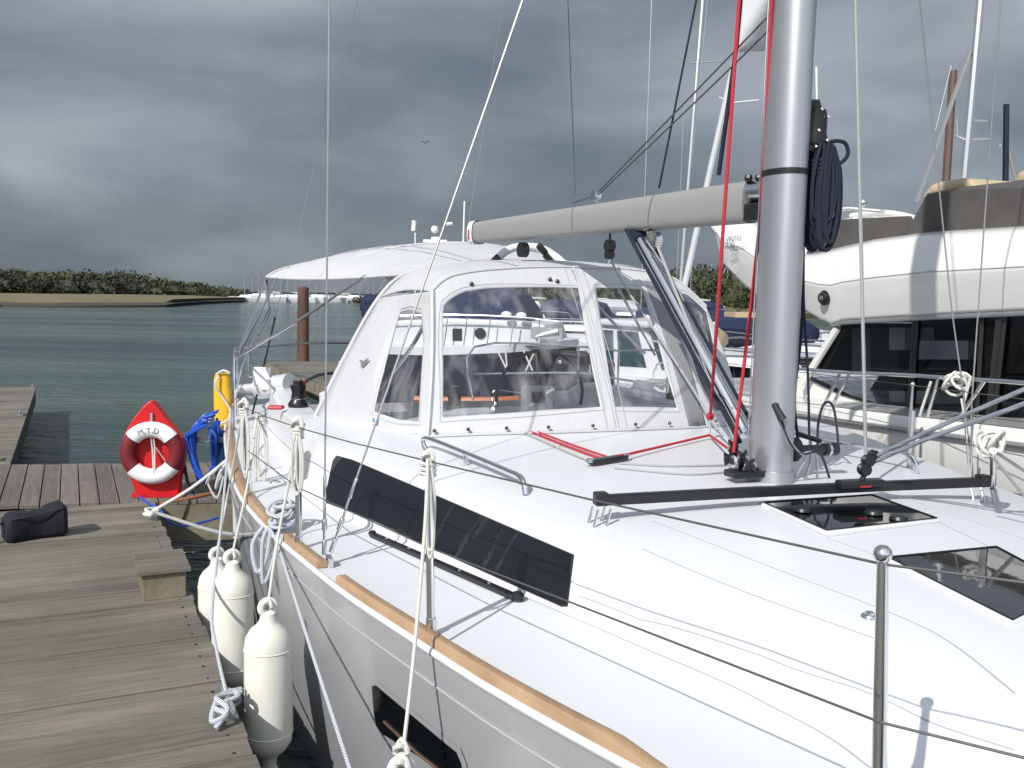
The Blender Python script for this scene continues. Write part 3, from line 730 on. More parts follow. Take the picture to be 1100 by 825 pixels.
# teak capping on the toe rail
for sgn in (0, 1):
    segs = [(1.80, 3.56), (3.80, 4.33), (4.62, 10.1)] if sgn == 0 else [(-.7, 3.7), (4.1, 10.1)]
    for a, b in segs:
        rows = []; n = max(4, int((b-a)/.12))
        for i in range(n+1):
            s = a+(b-a)*i/n; k = min(1, (i+.35)/1.2) if (a < 1.9 and sgn == 0) else 1; l0 = lt(s)-.006
            w = .052; prof = [(0, .002), (.004, .027*k), (.012, .034*k), (w-.012, .034*k), (w-.003, .027*k), (w, .004)]
            rows.append([B(s, (l0+d) if not sgn else 2*LC-(l0+d), zsh(s)+z) for d, z in prof])
        m = MB(); m.grid(rows, True); m.add(rows[0], [tuple(range(6))]); m.add(rows[-1], [tuple(range(6))])
        m.build('toe_rail', 'teak', Y, sharp=40)
# a light lip of hull moulding below the teak
for sgn in (0, 1):
    m = MB(); m.tube([B(s, (lt(s)-.012) if not sgn else 2*LC-lt(s)+.012, zsh(s)-.006) for s in ss], .013, 8); m.build('gunwale_lip', 'gelcoat', Y)
# cabin side window: a dark glass band lying on the cabin side
def patch(c, n, k, fn, off, thick=0, nrm=None, r=0):
    """c: 4 image corners (a,b,c,d around); fn: survey function; returns MB grid lifted by off"""
    rows = []
    for i in range(n+1):
        row = []
        for j in range(k+1):
            u, v = i/n, j/k
            x = (c[0][0]*(1-u)+c[1][0]*u)*(1-v)+(c[3][0]*(1-u)+c[2][0]*u)*v
            y = (c[0][1]*(1-u)+c[1][1]*u)*(1-v)+(c[3][1]*(1-u)+c[2][1]*u)*v
            row.append(fn(x, y)+off)
        rows.append(row)
    return rows
# window plane through the two lower corners on the cabin side, leaning like the cabin side
wb0 = on_deck(352, 541); wb1 = on_deck(608, 653)
dirw = (wb0-wb1).normalized(); inn = V((BP.x, BP.y, .0)); inn = (inn-dirw*inn.dot(dirw)).normalized()
upw = (ZU*.235+inn*.085).normalized(); nw = dirw.cross(upw).normalized()
if nw.dot(BP) > 0: nw = -nw
def on_wp(x, y): d = ray(x, y); return CAM+d*((wb0-CAM).dot(nw)/d.dot(nw))
wc = [on_wp(x, y)+nw*.012 for x, y in [(350, 540), (352, 528), (359, 495), (363, 489.5), (380, 494), (480, 536.5), (618, 596), (617, 603), (611, 652), (604, 652), (480, 596), (400, 559)]]
m = MB(); m.slab(wc, -nw*.03); win = m.build('cabin_window', 'black_glass', Y, bevel=.004)
m = MB(); m.tube([on_wp(595, 632)+nw*.008, on_wp(599, 603)+nw*.008], .003, 6); m.build('window_mark', 'white_plastic', win)
wf = [on_wp(x, y)+nw*.004 for x, y in [(348, 543), (358, 491), (363, 485.5), (482, 532), (622, 594), (614, 657), (604, 656), (480, 600), (400, 563)]]
m = MB(); m.slab(wf, -nw*.05); m.build('window_frame', 'gelcoat', Y, bevel=.006)
# portlight in the hull
q = [(401, 737), (405, 736), (482, 800), (492, 808), (497, 820), (500, 840), (493, 838), (412, 788), (406, 780), (403, 765)]
m = MB(); hp = [on_hull(x, y) for x, y in q]; m.slab([p-BP*.006 for p in hp], BP*.02); pl_ = m.build('hull_portlight', 'black_glass', Y)
m = MB(); m.tube([on_hull(415, 775)-BP*.008, on_hull(450, 808)-BP*.008, on_hull(488, 838)-BP*.008], .006, 5); m.build('portlight_blind', 'pile_wood', pl_)
q2 = [(397, 731), (406, 731), (484, 795), (496, 804), (502, 820), (506, 846), (491, 845), (409, 792), (402, 783), (399, 767)]
m = MB(); ring_o = [on_hull(x, y)-BP*.004 for x, y in q2]; ring_i = [p-BP*.004 for p in hp]
n = len(q); m.add(ring_o+ring_i, [(i, (i+1) % n, (i+1) % n+n, i+n) for i in range(n)]); m.build('portlight_frame', 'hull_grey', Y)
# deck hatches
def deck_patch(c, off, n=6, k=6): return patch(c, n, k, on_deck, ZU*off)
def hatch(c, fr):
    rows = deck_patch(c, .012); m = MB(); m.grid(rows, True)
    edge = rows[0]+[r[-1] for r in rows[1:]]+rows[-1][-2::-1]+[r[0] for r in rows[-2:0:-1]]
    m.add(edge+[p-ZU*.02 for p in edge], [(i, (i+1) % len(edge), (i+1) % len(edge)+len(edge), i+len(edge)) for i in range(len(edge))])
    h = m.build('hatch', 'black_glass', Y, sharp=30)
    fr_ = MB(); fr_.tube([p-ZU*.010 for p in edge]+[edge[0]-ZU*.010], .010, 8); fr_.build('hatch_frame', 'gelcoat', h)
    sl = MB(); sl.tube([p+ZU*.001 for p in edge]+[edge[0]+ZU*.001], .0035, 5); sl.build('rubber_seal', 'black_plastic', h)
    return h
h1 = hatch([(820, 543), (936, 534.5), (1006, 560), (888, 573.5)], 0)
h2 = hatch([(954, 602.5), (1070, 591), (1150, 634), (1088, 671)], 0)
for c_, pr in (((862, 553), h1), ((938, 556), h1), ((965, 562), h1)):
    p = on_deck(*c_)+ZU*.016; m = MB(); m.lathe([(0, .012), (.028, .012), (.032, .006), (.034, 0)], p, seg=16); m.build('hatch_catch', 'black_plastic', pr)
def deck_ring(pts, r, name, material, lift=.006, parent=Y, closed=True):
    P_ = []
    pp = pts+[pts[0]] if closed else pts
    for i in range(len(pp)-1):
        for k in range(6):
            t_ = k/6; P_.append(on_deck(pp[i][0]*(1-t_)+pp[i+1][0]*t_, pp[i][1]*(1-t_)+pp[i+1][1]*t_)+ZU*lift)
    P_.append(on_deck(*pp[-1])+ZU*lift)
    m = MB(); m.tube(P_, r, 6); return m.build(name, material, parent)
deck_ring([(815, 541), (938, 532), (1012, 561), (888, 577)], .004, 'hatch_seal', 'canvas', .002)
deck_ring([(946, 600), (1068, 588)], .004, 'hatch_seal', 'canvas', .002, closed=False)
# moulding grooves in the deck
mat('groove', (.33, .34, .37), .5)
for pts in ([(622, 640), (700, 668), (820, 705), (935, 745), (1005, 778), (1090, 806)], [(560, 640), (700, 700), (860, 775), (935, 825)], [(700, 560), (830, 610), (960, 660), (1020, 690), (1090, 745)],
            [(690, 590), (800, 636), (950, 690)], [(1010, 562), (1100, 606)], [(985, 540), (1100, 580)], [(888, 578), (950, 600)]):
    P_ = [on_deck(*p) for p in pts]; sp = spline(P_, 8)
    m = MB(); m.tube([V((p.x, p.y, max(p.z-.01, zdeck(S_(p), L_of(p))) )) for p in sp], .0026, 5); m.build('moulding_line', 'groove', Y)
p = on_deck(934, 662); m = MB(); m.lathe([(0, .012), (.012, .012), (.013, .004), (.022, .004), (.024, 0)], p, seg=16); m.build('filler_cap', 'steel', Y)
for c_ in ((296, 518),): p = on_deck(*c_); m = MB(); m.lathe([(0, .01), (.02, .01), (.02, .002), (.035, .002), (.036, 0)], p, seg=16); m.build('filler_cap', 'steel', Y)
# cabin vent and step grip aft of the long window
cp = [on_deck(x, y)-BP*.006 for x, y in [(322, 512), (325, 488), (331, 484), (335, 488), (331, 512), (326, 516)]]
m = MB(); m.slab(cp, BP*.02); m.build('side_portlight', 'galv', Y)
# jib track on the side deck, grab rails
a, b = on_deck(400, 577), on_deck(556, 646)
m = MB(); m.box((a+b)/2+ZU*.012, .03, (a-b).length, .02, (ZU.cross((a-b).normalized()), (a-b).normalized(), ZU)); tr = m.build('jib_track', 'black_alloy', Y, bevel=.003)
for e_nd, r_ in ((b, .026), (a, .02)): m = MB(); m.ball(e_nd+ZU*.018, r_, 10, 1, 1, .8); m.build('track_end', 'black_plastic', tr)
m = MB()
for f in (.12, .3, .48, .66, .84): m.lathe([(0, .003), (.006, .003), (.007, 0)], a.lerp(b, f)+ZU*.023, seg=8)
m.build('track_bolts', 'steel', tr)
def grab(pts, r=.0125, lift=.06):
    g = [on_deck(*p) for p in pts]; n = len(g); m = MB()
    top = [p+ZU*lift for p in g]
    m.tube([g[0], top[0]]+[x for x in top[1:-1]]+[top[-1], g[-1]+(g[-1]-g[-2]).normalized()*.05], r, 8, sub=5); return m, top, g
m, top, g = grab([(457, 483), (500, 500), (545, 520), (560, 529)]); m.tube([top[1], g[1]], .010, 8); m.build('grab_rail', 'steel', Y)
m, top, g = grab([(846, 483), (870, 486), (930, 496), (975, 506)], .013, .08); m.tube([top[1], g[1]], .010, 8); m.tube([top[2], g[2]], .010, 8); m.build('grab_rail', 'steel', Y)
# self tacking track across the coachroof
ta, tb = on_deck(650, 545), on_deck(1062, 527)
zt = max(ta.z, tb.z)+.07
A1 = ons(638, 537, S_(ta)); A1 = onz(640, 537, 1.495); B1 = onz(1060, 517, 1.505)
tt = thing_dir = (B1-A1).normalized(); sid = ZU.cross(tt)
m = MB(); arc = [A1.lerp(B1, i/20)+ZU*(.004*math.sin(math.pi*i/20)) for i in range(21)]
rows = [[p+sid*x+ZU*z for x, z in ((-.02, -.02), (-.02, .012), (-.012, .018), (.012, .018), (.02, .012), (.02, -.02))] for p in arc]
m.grid(rows, False, cv=True); m.add(rows[0], [tuple(range(6))]); m.add(rows[-1], [tuple(range(6))]); trk = m.build('self_tacking_track', 'black_alloy', Y)
m = MB()
for e, q in ((A1, 1), (B1, -1)):
    m = MB(); m.box(e+tt*.02*q+ZU*.004, .05, .05, .05, (tt, sid, ZU)); m.build('track_end_fitting', 'black_plastic', trk, bevel=.006)
for e, q in ((A1, 1), (B1, -1)):
    for dx in (.0, .05):
        for dy in (-.03, .03):
            m = MB(); p = e+tt*(dx*q)+sid*dy; g_ = zdeck(S_(p), L_of(p)); m.tube([p-ZU*.03, V((p.x, p.y, g_))+tt*(-.015*q)], .006, 6); m.build('track_leg', 'steel', trk)
cpos = onz(924, 523, 1.515)
m = MB(); m.box(cpos+ZU*.012, .2, .06, .035, (tt, sid, ZU)); car = m.build('sheet_car', 'black_plastic', trk, bevel=.008)
m = MB(); m.box(cpos-sid*.034+ZU*.008 if (sid.y > 0) else cpos+sid*.034+ZU*.008, .05, .004, .006, (tt, sid, ZU)); m.build('red_stripe', 'red_paint', car)
m = MB(); bpos = cpos+ZU*.09+tt*.03
for k, (dx, dz, r) in enumerate(((-.015, 0.0, .026), (.0, .035, .024), (.025, .06, .018))):
    m.lathe([(0, -.018), (r*.9, -.018), (r, -.01), (r*.7, 0), (r, .01), (r*.9, .018), (0, .018)], bpos+tt*dx+ZU*(dz-.02), sid, seg=16)
m.tube([cpos+ZU*.02, bpos-ZU*.02], .01, 6); m.build('sheet_block', 'black_plastic', car)

# stanchions and lifelines
st_base = [(463, 683), (320, 590), (268, 530)]
tops = []
def stanchion(base, topp, nm='stanchion', r=.0125):
    m = MB(); d = (topp-base); m.tube([base, base+d*.55, topp], [r*1.08, r, r*.72], 12); m.ball(topp+ZU*.008, r*1.25, 12); o = m.build(nm, 'steel', Y)
    m = MB(); m.lathe([(.03, 0), (.03, .006), (.018, .012), (.017, .06), (0, .06)], base, seg=14); m.build('stanchion_base', 'steel', o); return o
S1t = onz(948, 600, 1.80); s1b = V((S1t.x-.0, S1t.y, 0)); s1b = B(S_(S1t)+.0, L_of(S1t)-.045, zsh(S_(S1t)))
s1b = hit(943, 935, lambda p: p.z-zsh(S_(p)), .5, 5)
stanchion(s1b, S1t, r=.0135); tops.append(S1t)
bases = [s1b]
for (bx, by), (tx, ty) in (((463, 683), (460, 492)), ((321, 590), (320, 457)), ((268, 530), (262, 436))):
    b_ = on_deck(bx, by); Yt = b_.y+ (0.0)
    tp = at(tx, ty, Yt); stanchion(b_, tp, r=.0125 if by > 600 else .014); tops.append(tp); bases.append(b_)
push = at(255, 398, 8.9); 
bow_top = B(-.55, 2.1, 1.98)
m = MB(); chain = [bow_top]+tops+[at(248, 422, 8.0)]
for a, b in zip(chain[:-1], chain[1:]): m.tube([a-ZU*.01, a.lerp(b, .5)-ZU*.014, b-ZU*.01], .0026, 6)
m.build('upper_lifeline', 'dark_wire', Y)
m = MB(); mids = [bow_top-ZU*.3]+[a.lerp(b, .5) for a, b in zip(tops, bases)]+[at(250, 455, 8.0)]
mids[1] = onl(946, 776, L_of(S1t)-.03)
for a, b in zip(mids[:-1], mids[1:]): m.tube([a, b], .0026, 6)
m.build('lower_lifeline', 'dark_wire', Y)
# port side stanchions and lifelines
pt = []
for s in (-.2, 1.4, 3.0, 4.9, 6.5, 8.3):
    b_ = B(s, 2*LC-lt(s)-.07, zsh(s)+.0); tp = b_+ZU*.62+BP*.01; stanchion(b_, tp); pt.append((b_, tp))
m = MB()
for k in (1, .5): 
    for a, b in zip(pt[:-1], pt[1:]): m.tube([a[0].lerp(a[1], k), b[0].lerp(b[1], k)], .003, 6)
m.build('port_lifelines', 'dark_wire', Y)
# pushpit (stern rail), starboard quarter
def tubes(name, lst, material, parent=Y, seg=8, sub=4):
    m = MB()
    for pts, r in lst: m.tube(pts, r, seg, sub=sub if len(pts) > 2 else 0)
    return m.build(name, material, parent)
qb = [B(8.3, lt(8.3)+.07, 1.06), B(9.3, lt(9.3)+.08, 1.05), B(10.1, lt(10.1)+.15, 1.05), B(10.1, LC-.6, 1.05)]
qt = [p+ZU*.62 for p in qb]
tubes('pushpit', [([qb[0], qt[0], qt[1], qt[2], qt[3], qb[3]], .0125), ([qb[1], qt[1]], .0125), ([qb[2], qt[2]], .0125), ([a.lerp(b, .5) for a, b in zip(qb, qt)], .0125)], 'steel')
qb2 = [B(S_(p), 2*LC-L_of(p), p.z) for p in qb]; qt2 = [p+ZU*.62 for p in qb2]
tubes('pushpit', [([qb2[0], qt2[0], qt2[1], qt2[2], qt2[3], qb2[3]], .0125), ([qb2[1], qt2[1]], .0125), ([qb2[2], qt2[2]], .0125), ([a.lerp(b, .5) for a, b in zip(qb2, qt2)], .0125)], 'steel')

# mast
MY = 4.12
mf = onz(827, 509, 1.475); ms, ml = S_(mf), L_of(mf)
mtop = at(852, 0, mf.y); mdir = (mtop-mf).normalized(); 
ex = BP; ey = (BA-mdir*BA.dot(mdir)).normalized()
def mast_pt(h, l=0, s=0): return mf+mdir*h+ex*l+ey*s
def mast_ring(h, k=1):
    out = []
    for i in range(28):
        a = 2*math.pi*i/28; x = .083*math.copysign(abs(math.cos(a))**.85, math.cos(a)); y = .112*math.sin(a)
        if y > .085 and abs(x) < .03: y = .096                      # sail groove, aft
        out.append(mast_pt(h, x*k, y*k))
    return out
Hm = 15
m = MB(); m.grid([mast_ring(h) for h in (0, .5, 3, 8, Hm)], True, cv=True); mast = m.build('mast', 'alloy', Y, sharp=30)
m = MB()
for dx in (-.034, .034): m.tube([mast_pt(.05, dx, .106), mast_pt(Hm, dx, .106)], .007, 6)
m.tube([mast_pt(.05, -.072, .075), mast_pt(Hm, -.072, .075)], .0035, 6); m.tube([mast_pt(.05, .066, -.066), mast_pt(Hm, .066, -.066)], .003, 6)
m.build('luff_groove', 'alloy', mast)
m = MB(); m.grid([[p+(p-mast_pt(h)).normalized()*.003 for p in mast_ring(h)] for h in (1.315, 1.34)], True, cv=True); m.build('mast_strap', 'black_plastic', mast)
m = MB(); r0 = [V((p.x, p.y, zdeck(S_(p), L_of(p))-.005)) for p in mast_ring(0, 1.12)]; m.grid([r0, [p for p in mast_ring(.025, 1.08)], mast_ring(.028, .99)], True, cv=True); m.build('mast_collar', 'galv', mast)
m = MB(); m.tube([mast_pt(.33, -.06, -.088), mast_pt(.26, -.03, -.118)], [.012, .02], 8); m.build('cable_exit', 'blackish', mast)
fan = []
for k in range(4):
    pz = on_deck(852+k*13, 517-k*1.2)
    fan.append(([mast_pt(.33, -.05, -.10), mast_pt(.20, -.02, -.135), mast_pt(.115, .05, -.14), mast_pt(.11, .10+.02*k, -.13), pz], .006))
tubes('mast_cables', fan[:3], 'galv', mast, 8, 5)
tubes('mast_cable_dark', [fan[3]], 'dark_hose', mast, 8, 5)
# spreaders (above the picture, they still throw shadows)
for h in (5.6, 10.2):
    for sg in (-1, 1):
        m = MB(); m.tube([mast_pt(h, sg*.06, .02), mast_pt(h+.1, sg*.98, .38)], [.035, .02], 8, flat=.5); m.build('spreader', 'alloy', mast)
# turning blocks at the mast foot
for k, (px, py, r) in enumerate(((788, 482, .045), (798, 494, .045), (806, 500, .03), (783, 493, .03))):
    p = onz(px, py, 1.56-.015*k); m = MB()
    m.lathe([(0, -.022), (r, -.022), (r, -.014), (r*.7, 0), (r, .014), (r, .022), (0, .022)], p, BP*.9+V((0, -.5, .1)), seg=18); b_ = m.build('turning_block', 'black_plastic', mast)
    m = MB(); ax_ = (BP*.9+V((0, -.5, .1))).normalized(); m.lathe([(0, -.026), (r*.3, -.026), (r*.3, .026), (0, .026)], p, ax_, seg=10); m.build('block_pin', 'steel', b_)
m = MB(); p = onz(806, 508, 1.49); m.box(p+ZU*.0, .22, .09, .03, (BP, BA, ZU)); m.build('block_plate', 'black_alloy', mast, bevel=.006)
# halyard winch on the port side of the foot
wp = mast_pt(.12, .12, .0)
m = MB(); m.ball(mast_pt(.11, .115, -.02), .045, 14, .8, .8, 1.25); m.tube([mast_pt(.11, .12, -.02), mast_pt(.10, .34, 0.0)], .02, 10); w_ = m.build('rope_clutch', 'black_plastic', mast)
m = MB(); m.lathe([(0, 0), (.030, 0), (.030, .07), (0, .07)], mast_pt(.10, .28, 0.0), BP, seg=16); m.build('clutch_end', 'black_alloy', w_)
m = MB(); m.lathe([(0, 0), (.031, 0), (.031, .012), (0, .012)], mast_pt(.10, .30, 0.0), BP, seg=16); m.build('steel_band', 'steel', w_)
m = MB(); m.tube([mast_pt(.17, .17, .05), mast_pt(.13, .30, .05)], .012, 8); m.build('clutch_handle', 'black_plastic', w_)
# boom
g1 = at(808, 213, mf.y+.06); g1 = mast_pt((g1-mf).dot(mdir), 0, .17)
e1 = at(512, 250, 7.05)
bd = (e1-g1).normalized(); bx = ZU.cross(bd).normalized(); bu = bd.cross(bx)
if bu.z < 0: bu = -bu
m = MB()
def brow(p, h, w): return [p+bx*(w*math.copysign(abs(math.cos(a))**.6, math.cos(a)))+bu*(h*math.copysign(abs(math.sin(a))**.75, math.sin(a))) for a in [2*math.pi*i/20 for i in range(20)]]
bl = (e1-g1).length
rows = [brow(g1+bd*(bl*k), .098*(1-.2*k), .058) for k in (.02, .25, .5, .75, .985)]
m.grid(rows, True, cv=True); m.add(rows[0], [tuple(range(20))]); m.add(rows[-1], [tuple(range(20))]); boom = m.build('boom', 'alloy_paint', Y)
m = MB(); rows = [brow(g1+bd*(bl*k), .088, .064) for k in (.985, 1.012)]; m.grid(rows, True, cv=True); m.add(rows[-1], [tuple(range(20))]); m.build('boom_end', 'white_plastic', boom)
m = MB(); m.tube([e1+bu*.02-bx*.066 if bx.y > 0 else e1+bu*.02+bx*.066, e1-bu*.05-(bx*.066 if bx.y > 0 else -bx*.066)], .008, 6); m.build('reef_pennant', 'rope_red', boom)
m = MB(); p = mast_pt((g1-mf).dot(mdir)+.0, 0, .0)
m.tube([g1+bd*.06+bu*.045, g1-bd*.05+bu*.045], .05, 12); m.build('gooseneck', 'steel', boom)
m = MB(); m.box(g1-bu*.05+bd*.0, .09, .14, .08, (bx, bd, bu)); m.build('gooseneck_block', 'black_plastic', boom, bevel=.008)
m = MB()
for dx in (-.03, .0, .03): m.ball(g1+bu*.105+bd*(.02+dx*1.2)+bx*dx, .02, 8)
m.build('sheave', 'black_plastic', boom)
def bpt(px, py): # point on the boom at a bearing
    d = ray(px, py); n_ = bx; return CAM+d*((g1-CAM).dot(n_)/d.dot(n_))
# rod kicker
k0 = bpt(682, 247); k1 = mast_pt(.12, 0, .16)
m = MB(); m.tube([k0.lerp(k1, .05), k0.lerp(k1, .97)], .036, 14); kick = m.build('rod_kicker', 'steel', Y)
m = MB()
for sx in (-.058, .058): m.tube([k0.lerp(k1, .0)+bx*sx, k0.lerp(k1, 1)+bx*sx*1.1], .011, 8)
m.tube([k0+bx*.0-bu*.01, k0.lerp(k1, .06)], .045, 10); m.build('kicker_line', 'rope_dark', kick)
m = MB(); m.tube([bpt(703, 247)+bx*.02, bpt(703, 247)-bu*.05], .03, 10); m.lathe([(0, -.02), (.05, -.02), (.05, .02), (0, .02)], bpt(703, 252)-bu*.03, bx, seg=16); m.build('kicker_block', 'steel', kick)
tubes('reef_line', [([bpt(703, 256), mast_pt(.1, -.05, .2)], .008)], 'rope_grey', Y)
m = MB(); p = bpt(655, 264)
m.lathe([(0, -.02), (.035, -.02), (.035, .02), (0, .02)], p, bx, seg=14); m.lathe([(0, -.02), (.026, -.02), (.026, .02), (0, .02)], p-bu*.05, bx, seg=14); m.tube([p, p+bu*.07], .008, 6); m.build('boom_block', 'black_plastic', boom)
p = bpt(640, 210); m = MB(); m.lathe([(0, -.02), (.03, -.02), (.03, .02), (0, .02)], p, bx, seg=14); m.tube([p-bu*.01, p-bu*.05-bd*.04], .012, 6); m.build('lazyjack_block', 'steel', boom)
p = bpt(562, 262); m = MB(); m.lathe([(0, -.025), (.05, -.025), (.05, .025), (0, .025)], p-bu*.04, bx, seg=14); m.build('mainsheet_block', 'black_plastic', boom)

# rigging
def ext(p, q, y): # image line p->q extended to height y
    return (p[0]+(q[0]-p[0])*(y-p[1])/(q[1]-p[1]), y)
cpl = on_deck(354, 608)
def wire(name, pts, r, material, parent=Y): m = MB(); m.tube(pts, r, 6); return m.build(name, material, parent)
sp1 = mast_pt(5.7, -.98, .38)
capb = cpl+ZU*.05-BP*.01
p_ = ext((350, 600), (355, 0), -900); wire('cap_shroud', [capb-BP*.012, at(p_[0], p_[1], 4.1)], .0042, 'wire')
p_ = ext((365, 600), (567, 0), -500); wire('lower_shroud', [capb+BA*.03+BP*.02, at(p_[0], p_[1], 4.12)], .0048, 'wire')
m = MB()
for sh_, q_ in ((0, at(*ext((350, 600), (355, 0), -900), 4.1)), (1, at(*ext((365, 600), (567, 0), -500), 4.12))):
    o = capb+(BA*.03+BP*.02 if sh_ else -BP*.012); d_ = (q_-o).normalized()
    m.tube([o, o+d_*.06], .011, 8); m.tube([o+d_*.05, o+d_*.28], .0065, 8); m.tube([o+d_*.10, o+d_*.15], .011, 8); m.tube([o+d_*.24, o+d_*.33], .0085, 8)
m.box(cpl+ZU*.02, .022, .08, .04, (BP, BA, ZU)); m.build('chainplate', 'steel', Y, bevel=.004)
# port shrouds
pcp = hit(1042, 519, lambda p: p.z-1.16, .9, 9)
for (u0, u1), nm in ((((988, 0), (1022, 330)), 'lower_shroud'), (((1075, 0), (1056, 260)), 'cap_shroud')):
    p_ = ext(u1, u0, -500); pm = at(u1[0], u1[1], pcp.y-.12 if nm == 'lower_shroud' else pcp.y-.05)
    lo = at(1036 if nm == 'lower_shroud' else 1044, 430, pcp.y-.02)
    wire(nm, [pcp+ZU*.02, lo, at(u1[0], u1[1], pcp.y-.05), at(p_[0], p_[1], 4.4 if nm == 'lower_shroud' else 4.7)], .0045, 'wire')
m = MB()
for x_ in (1036, 1046): m.tube([pcp+ZU*.02, at(x_, 448, pcp.y-.02)], .0065, 8); 
m.box(pcp, .05, .1, .05, (BP, BA, ZU)); m.build('chainplate', 'steel', Y)
wire('baby_stay', [onz(930, 487, 1.6), at(919, 0, 3.7), at(912, -300, 3.8)], .0075, 'rope_grey')
# backstays, topping lift, lazy jacks
wire('backstay', [B(10.1, lt(10.1)+.2, 1.1), at(325, 230, 9.3), at(384, 0, 8.6), at(430, -180, 8.0)], .004, 'wire')
wire('backstay', [at(500, 262, 9.0), at(541, 0, 8.6), at(560, -130, 8.2)], .004, 'wire')
wire('topping_lift', [bpt(618, 208), at(610, 0, 5.6), at(606, -100, 5.3)], .003, 'dark_wire')
tubes('lazy_jack', [([bpt(641, 208), at(790, 54, 4.6), at(880, -40, 4.3)], .0045), ([bpt(643, 209), at(790, 68, 4.6), at(880, -24, 4.3)], .0045), ([bpt(640, 210), bpt(615, 218)], .004)], 'dark_wire')
wire('lazy_jack', [bpt(708, 202), at(748, 0, 5.0), at(760, -60, 4.8)], .006, 'rope_dark')
# red and dark halyards beside the mast
r1b = on_deck(762, 472); r1b = at(763, 447, r1b.y)
tubes('red_halyard', [([r1b, at(766, 405, 4.2), at(776.5, 250, 3.85), at(794, 0, 3.9), at(800, -100, 3.95)], .0075)], 'rope_red', Y, 8, 3)
tubes('red_halyard', [([mast_pt(.08, -.11, .13), at(817, 230, 4.18), at(829, 0, 4.12), at(834, -100, 4.1)], .008)], 'rope_red', Y, 8, 3)
m = MB(); m.ball(r1b, .024, 10); rk = m.build('halyard_knot', 'rope_red', Y)
tubes('halyard_shackle', [([r1b, V((r1b.x, r1b.y, zdeck(S_(r1b), L_of(r1b))+.01))], .006)], 'steel')
foot = V((r1b.x, r1b.y, zdeck(S_(r1b), L_of(r1b))+.014))
def dk(x, y, z=.012): return on_deck(x, y)+ZU*z
tubes('red_reef_line', [([foot+ZU*.01, dk(664, 497, .03)], .007), ([foot+ZU*.01, onz(785, 484, 1.55)], .007), ([dk(568, 465), dk(600, 478), dk(640, 493), dk(655, 496)], .006), ([dk(575, 465), dk(620, 482), dk(655, 494)], .005)], 'rope_red', Y, 8, 4)
tubes('grey_control_line', [([dk(562, 466, .008), dk(600, 483, .008), dk(640, 500, .008)], .005), ([dk(665, 499, .006), dk(720, 502, .006), dk(785, 501, .008)], .0045), ([dk(660, 504, .006), dk(740, 511, .006), dk(790, 507, .006)], .004)], 'rope_grey', Y, 8, 4)
a_, b_ = dk(634, 501, .02), dk(672, 495, .02)
m = MB(); m.box((a_+b_)/2, .05, (b_-a_).length, .025, ((b_-a_).normalized().cross(ZU), (b_-a_).normalized(), ZU)); org = m.build('deck_organiser', 'black_alloy', Y, bevel=.006)
m = MB(); m.lathe([(0, .016), (.02, .016), (.022, 0)], a_, seg=14); m.lathe([(0, .014), (.018, .014), (.02, 0)], b_, seg=14); m.build('organiser_sheave', 'steel', org)
wire('spare_halyard', [at(772, 188, 4.5), at(791, 50, 4.35), at(799, -40, 4.3)], .011, 'rope_dark')
wire('mast_wire', [mast_pt(1.9, .09, -.03), mast_pt(9, .09, -.03)], .007, 'rope_dark')
tubes('hanging_halyard', [([mast_pt(1.3, .10, 0), mast_pt(.7, .115, -.02), mast_pt(.35, .11, 0), mast_pt(.15, .14, 0)], .007), ([mast_pt(1.2, .11, 0), mast_pt(.8, .13, 0), mast_pt(.45, .16, -.02), mast_pt(.16, .20, 0)], .006)], 'rope_dark', Y, 8, 4)
tubes('cable_loop', [([dk(878, 492, .02), at(879, 455, 4.3), at(886, 433, 4.3), at(896, 440, 4.3), dk(901, 490, .03)], .006)], 'dark_hose', Y, 8, 5)
# jib sheets led forward
tubes('jib_sheet', [([cpos+ZU*.12+tt*.06, at(1000, 462, 3.45), at(1110, 414, 3.1), at(1300, 330, 2.7)], .0085), ([cpos+ZU*.10+tt*.06, at(1000, 470, 3.45), at(1110, 430, 3.1), at(1300, 352, 2.7)], .0085)], 'rope_steel')
# halyard coil hanging on the mast's far side (its own thing) with the winch above it
m = MB()
wc_ = mast_pt(1.72, .135, -.02)
m.tube([mast_pt(1.42, .115, 0), mast_pt(1.47, .125, 0), mast_pt(1.56, .13, 0), mast_pt(1.62, .115, 0), mast_pt(1.66, .09, 0)], [.055, .068, .062, .045, .015], 16, sub=4)
wn_ = m.build('halyard_winch', 'black_plastic', mast)
m = MB()
for (h, l) in ((1.60, .13), (1.57, .165), (1.47, .165), (1.51, .12), (1.44, .11)): m.ball(mast_pt(h, l, -.062), .008, 8)
m.build('winch_screw', 'steel', wn_)
random.seed(3)
m = MB(); top_ = mast_pt(1.44, .145, -.05)
for i in range(30):
    w = random.uniform(.02, .075); Lr = random.uniform(.30, .44); ox = random.uniform(-.03, .03); oy = random.uniform(-.06, .04)
    c0 = top_+ex*ox+ey*oy
    m.tube([c0, c0+ex*w*.9-ZU*Lr*.25, c0+ex*w-ZU*Lr*.7, c0+ex*w*.3-ZU*Lr, c0-ex*w*.5-ZU*Lr*.9, c0-ex*w*.6-ZU*Lr*.45, c0-ex*.01+ZU*.01], .0085, 7, sub=5)
for k in range(4): m.torus(top_-ZU*(.06+.018*k)+ex*.0, mdir, .045, .0095, 20, 7)
m.tube([top_, top_+ex*.05+ZU*.03, top_+ex*.12+ZU*.03, top_+ex*.14-ZU*.02, top_+ex*.10-ZU*.06, top_+ex*.07-ZU*.03], .009, 7, sub=5)
tag(m.build('rope_coil', 'rope_dark'), 'dark blue halyard coiled and hanging on the side of the silver mast', 'rope')
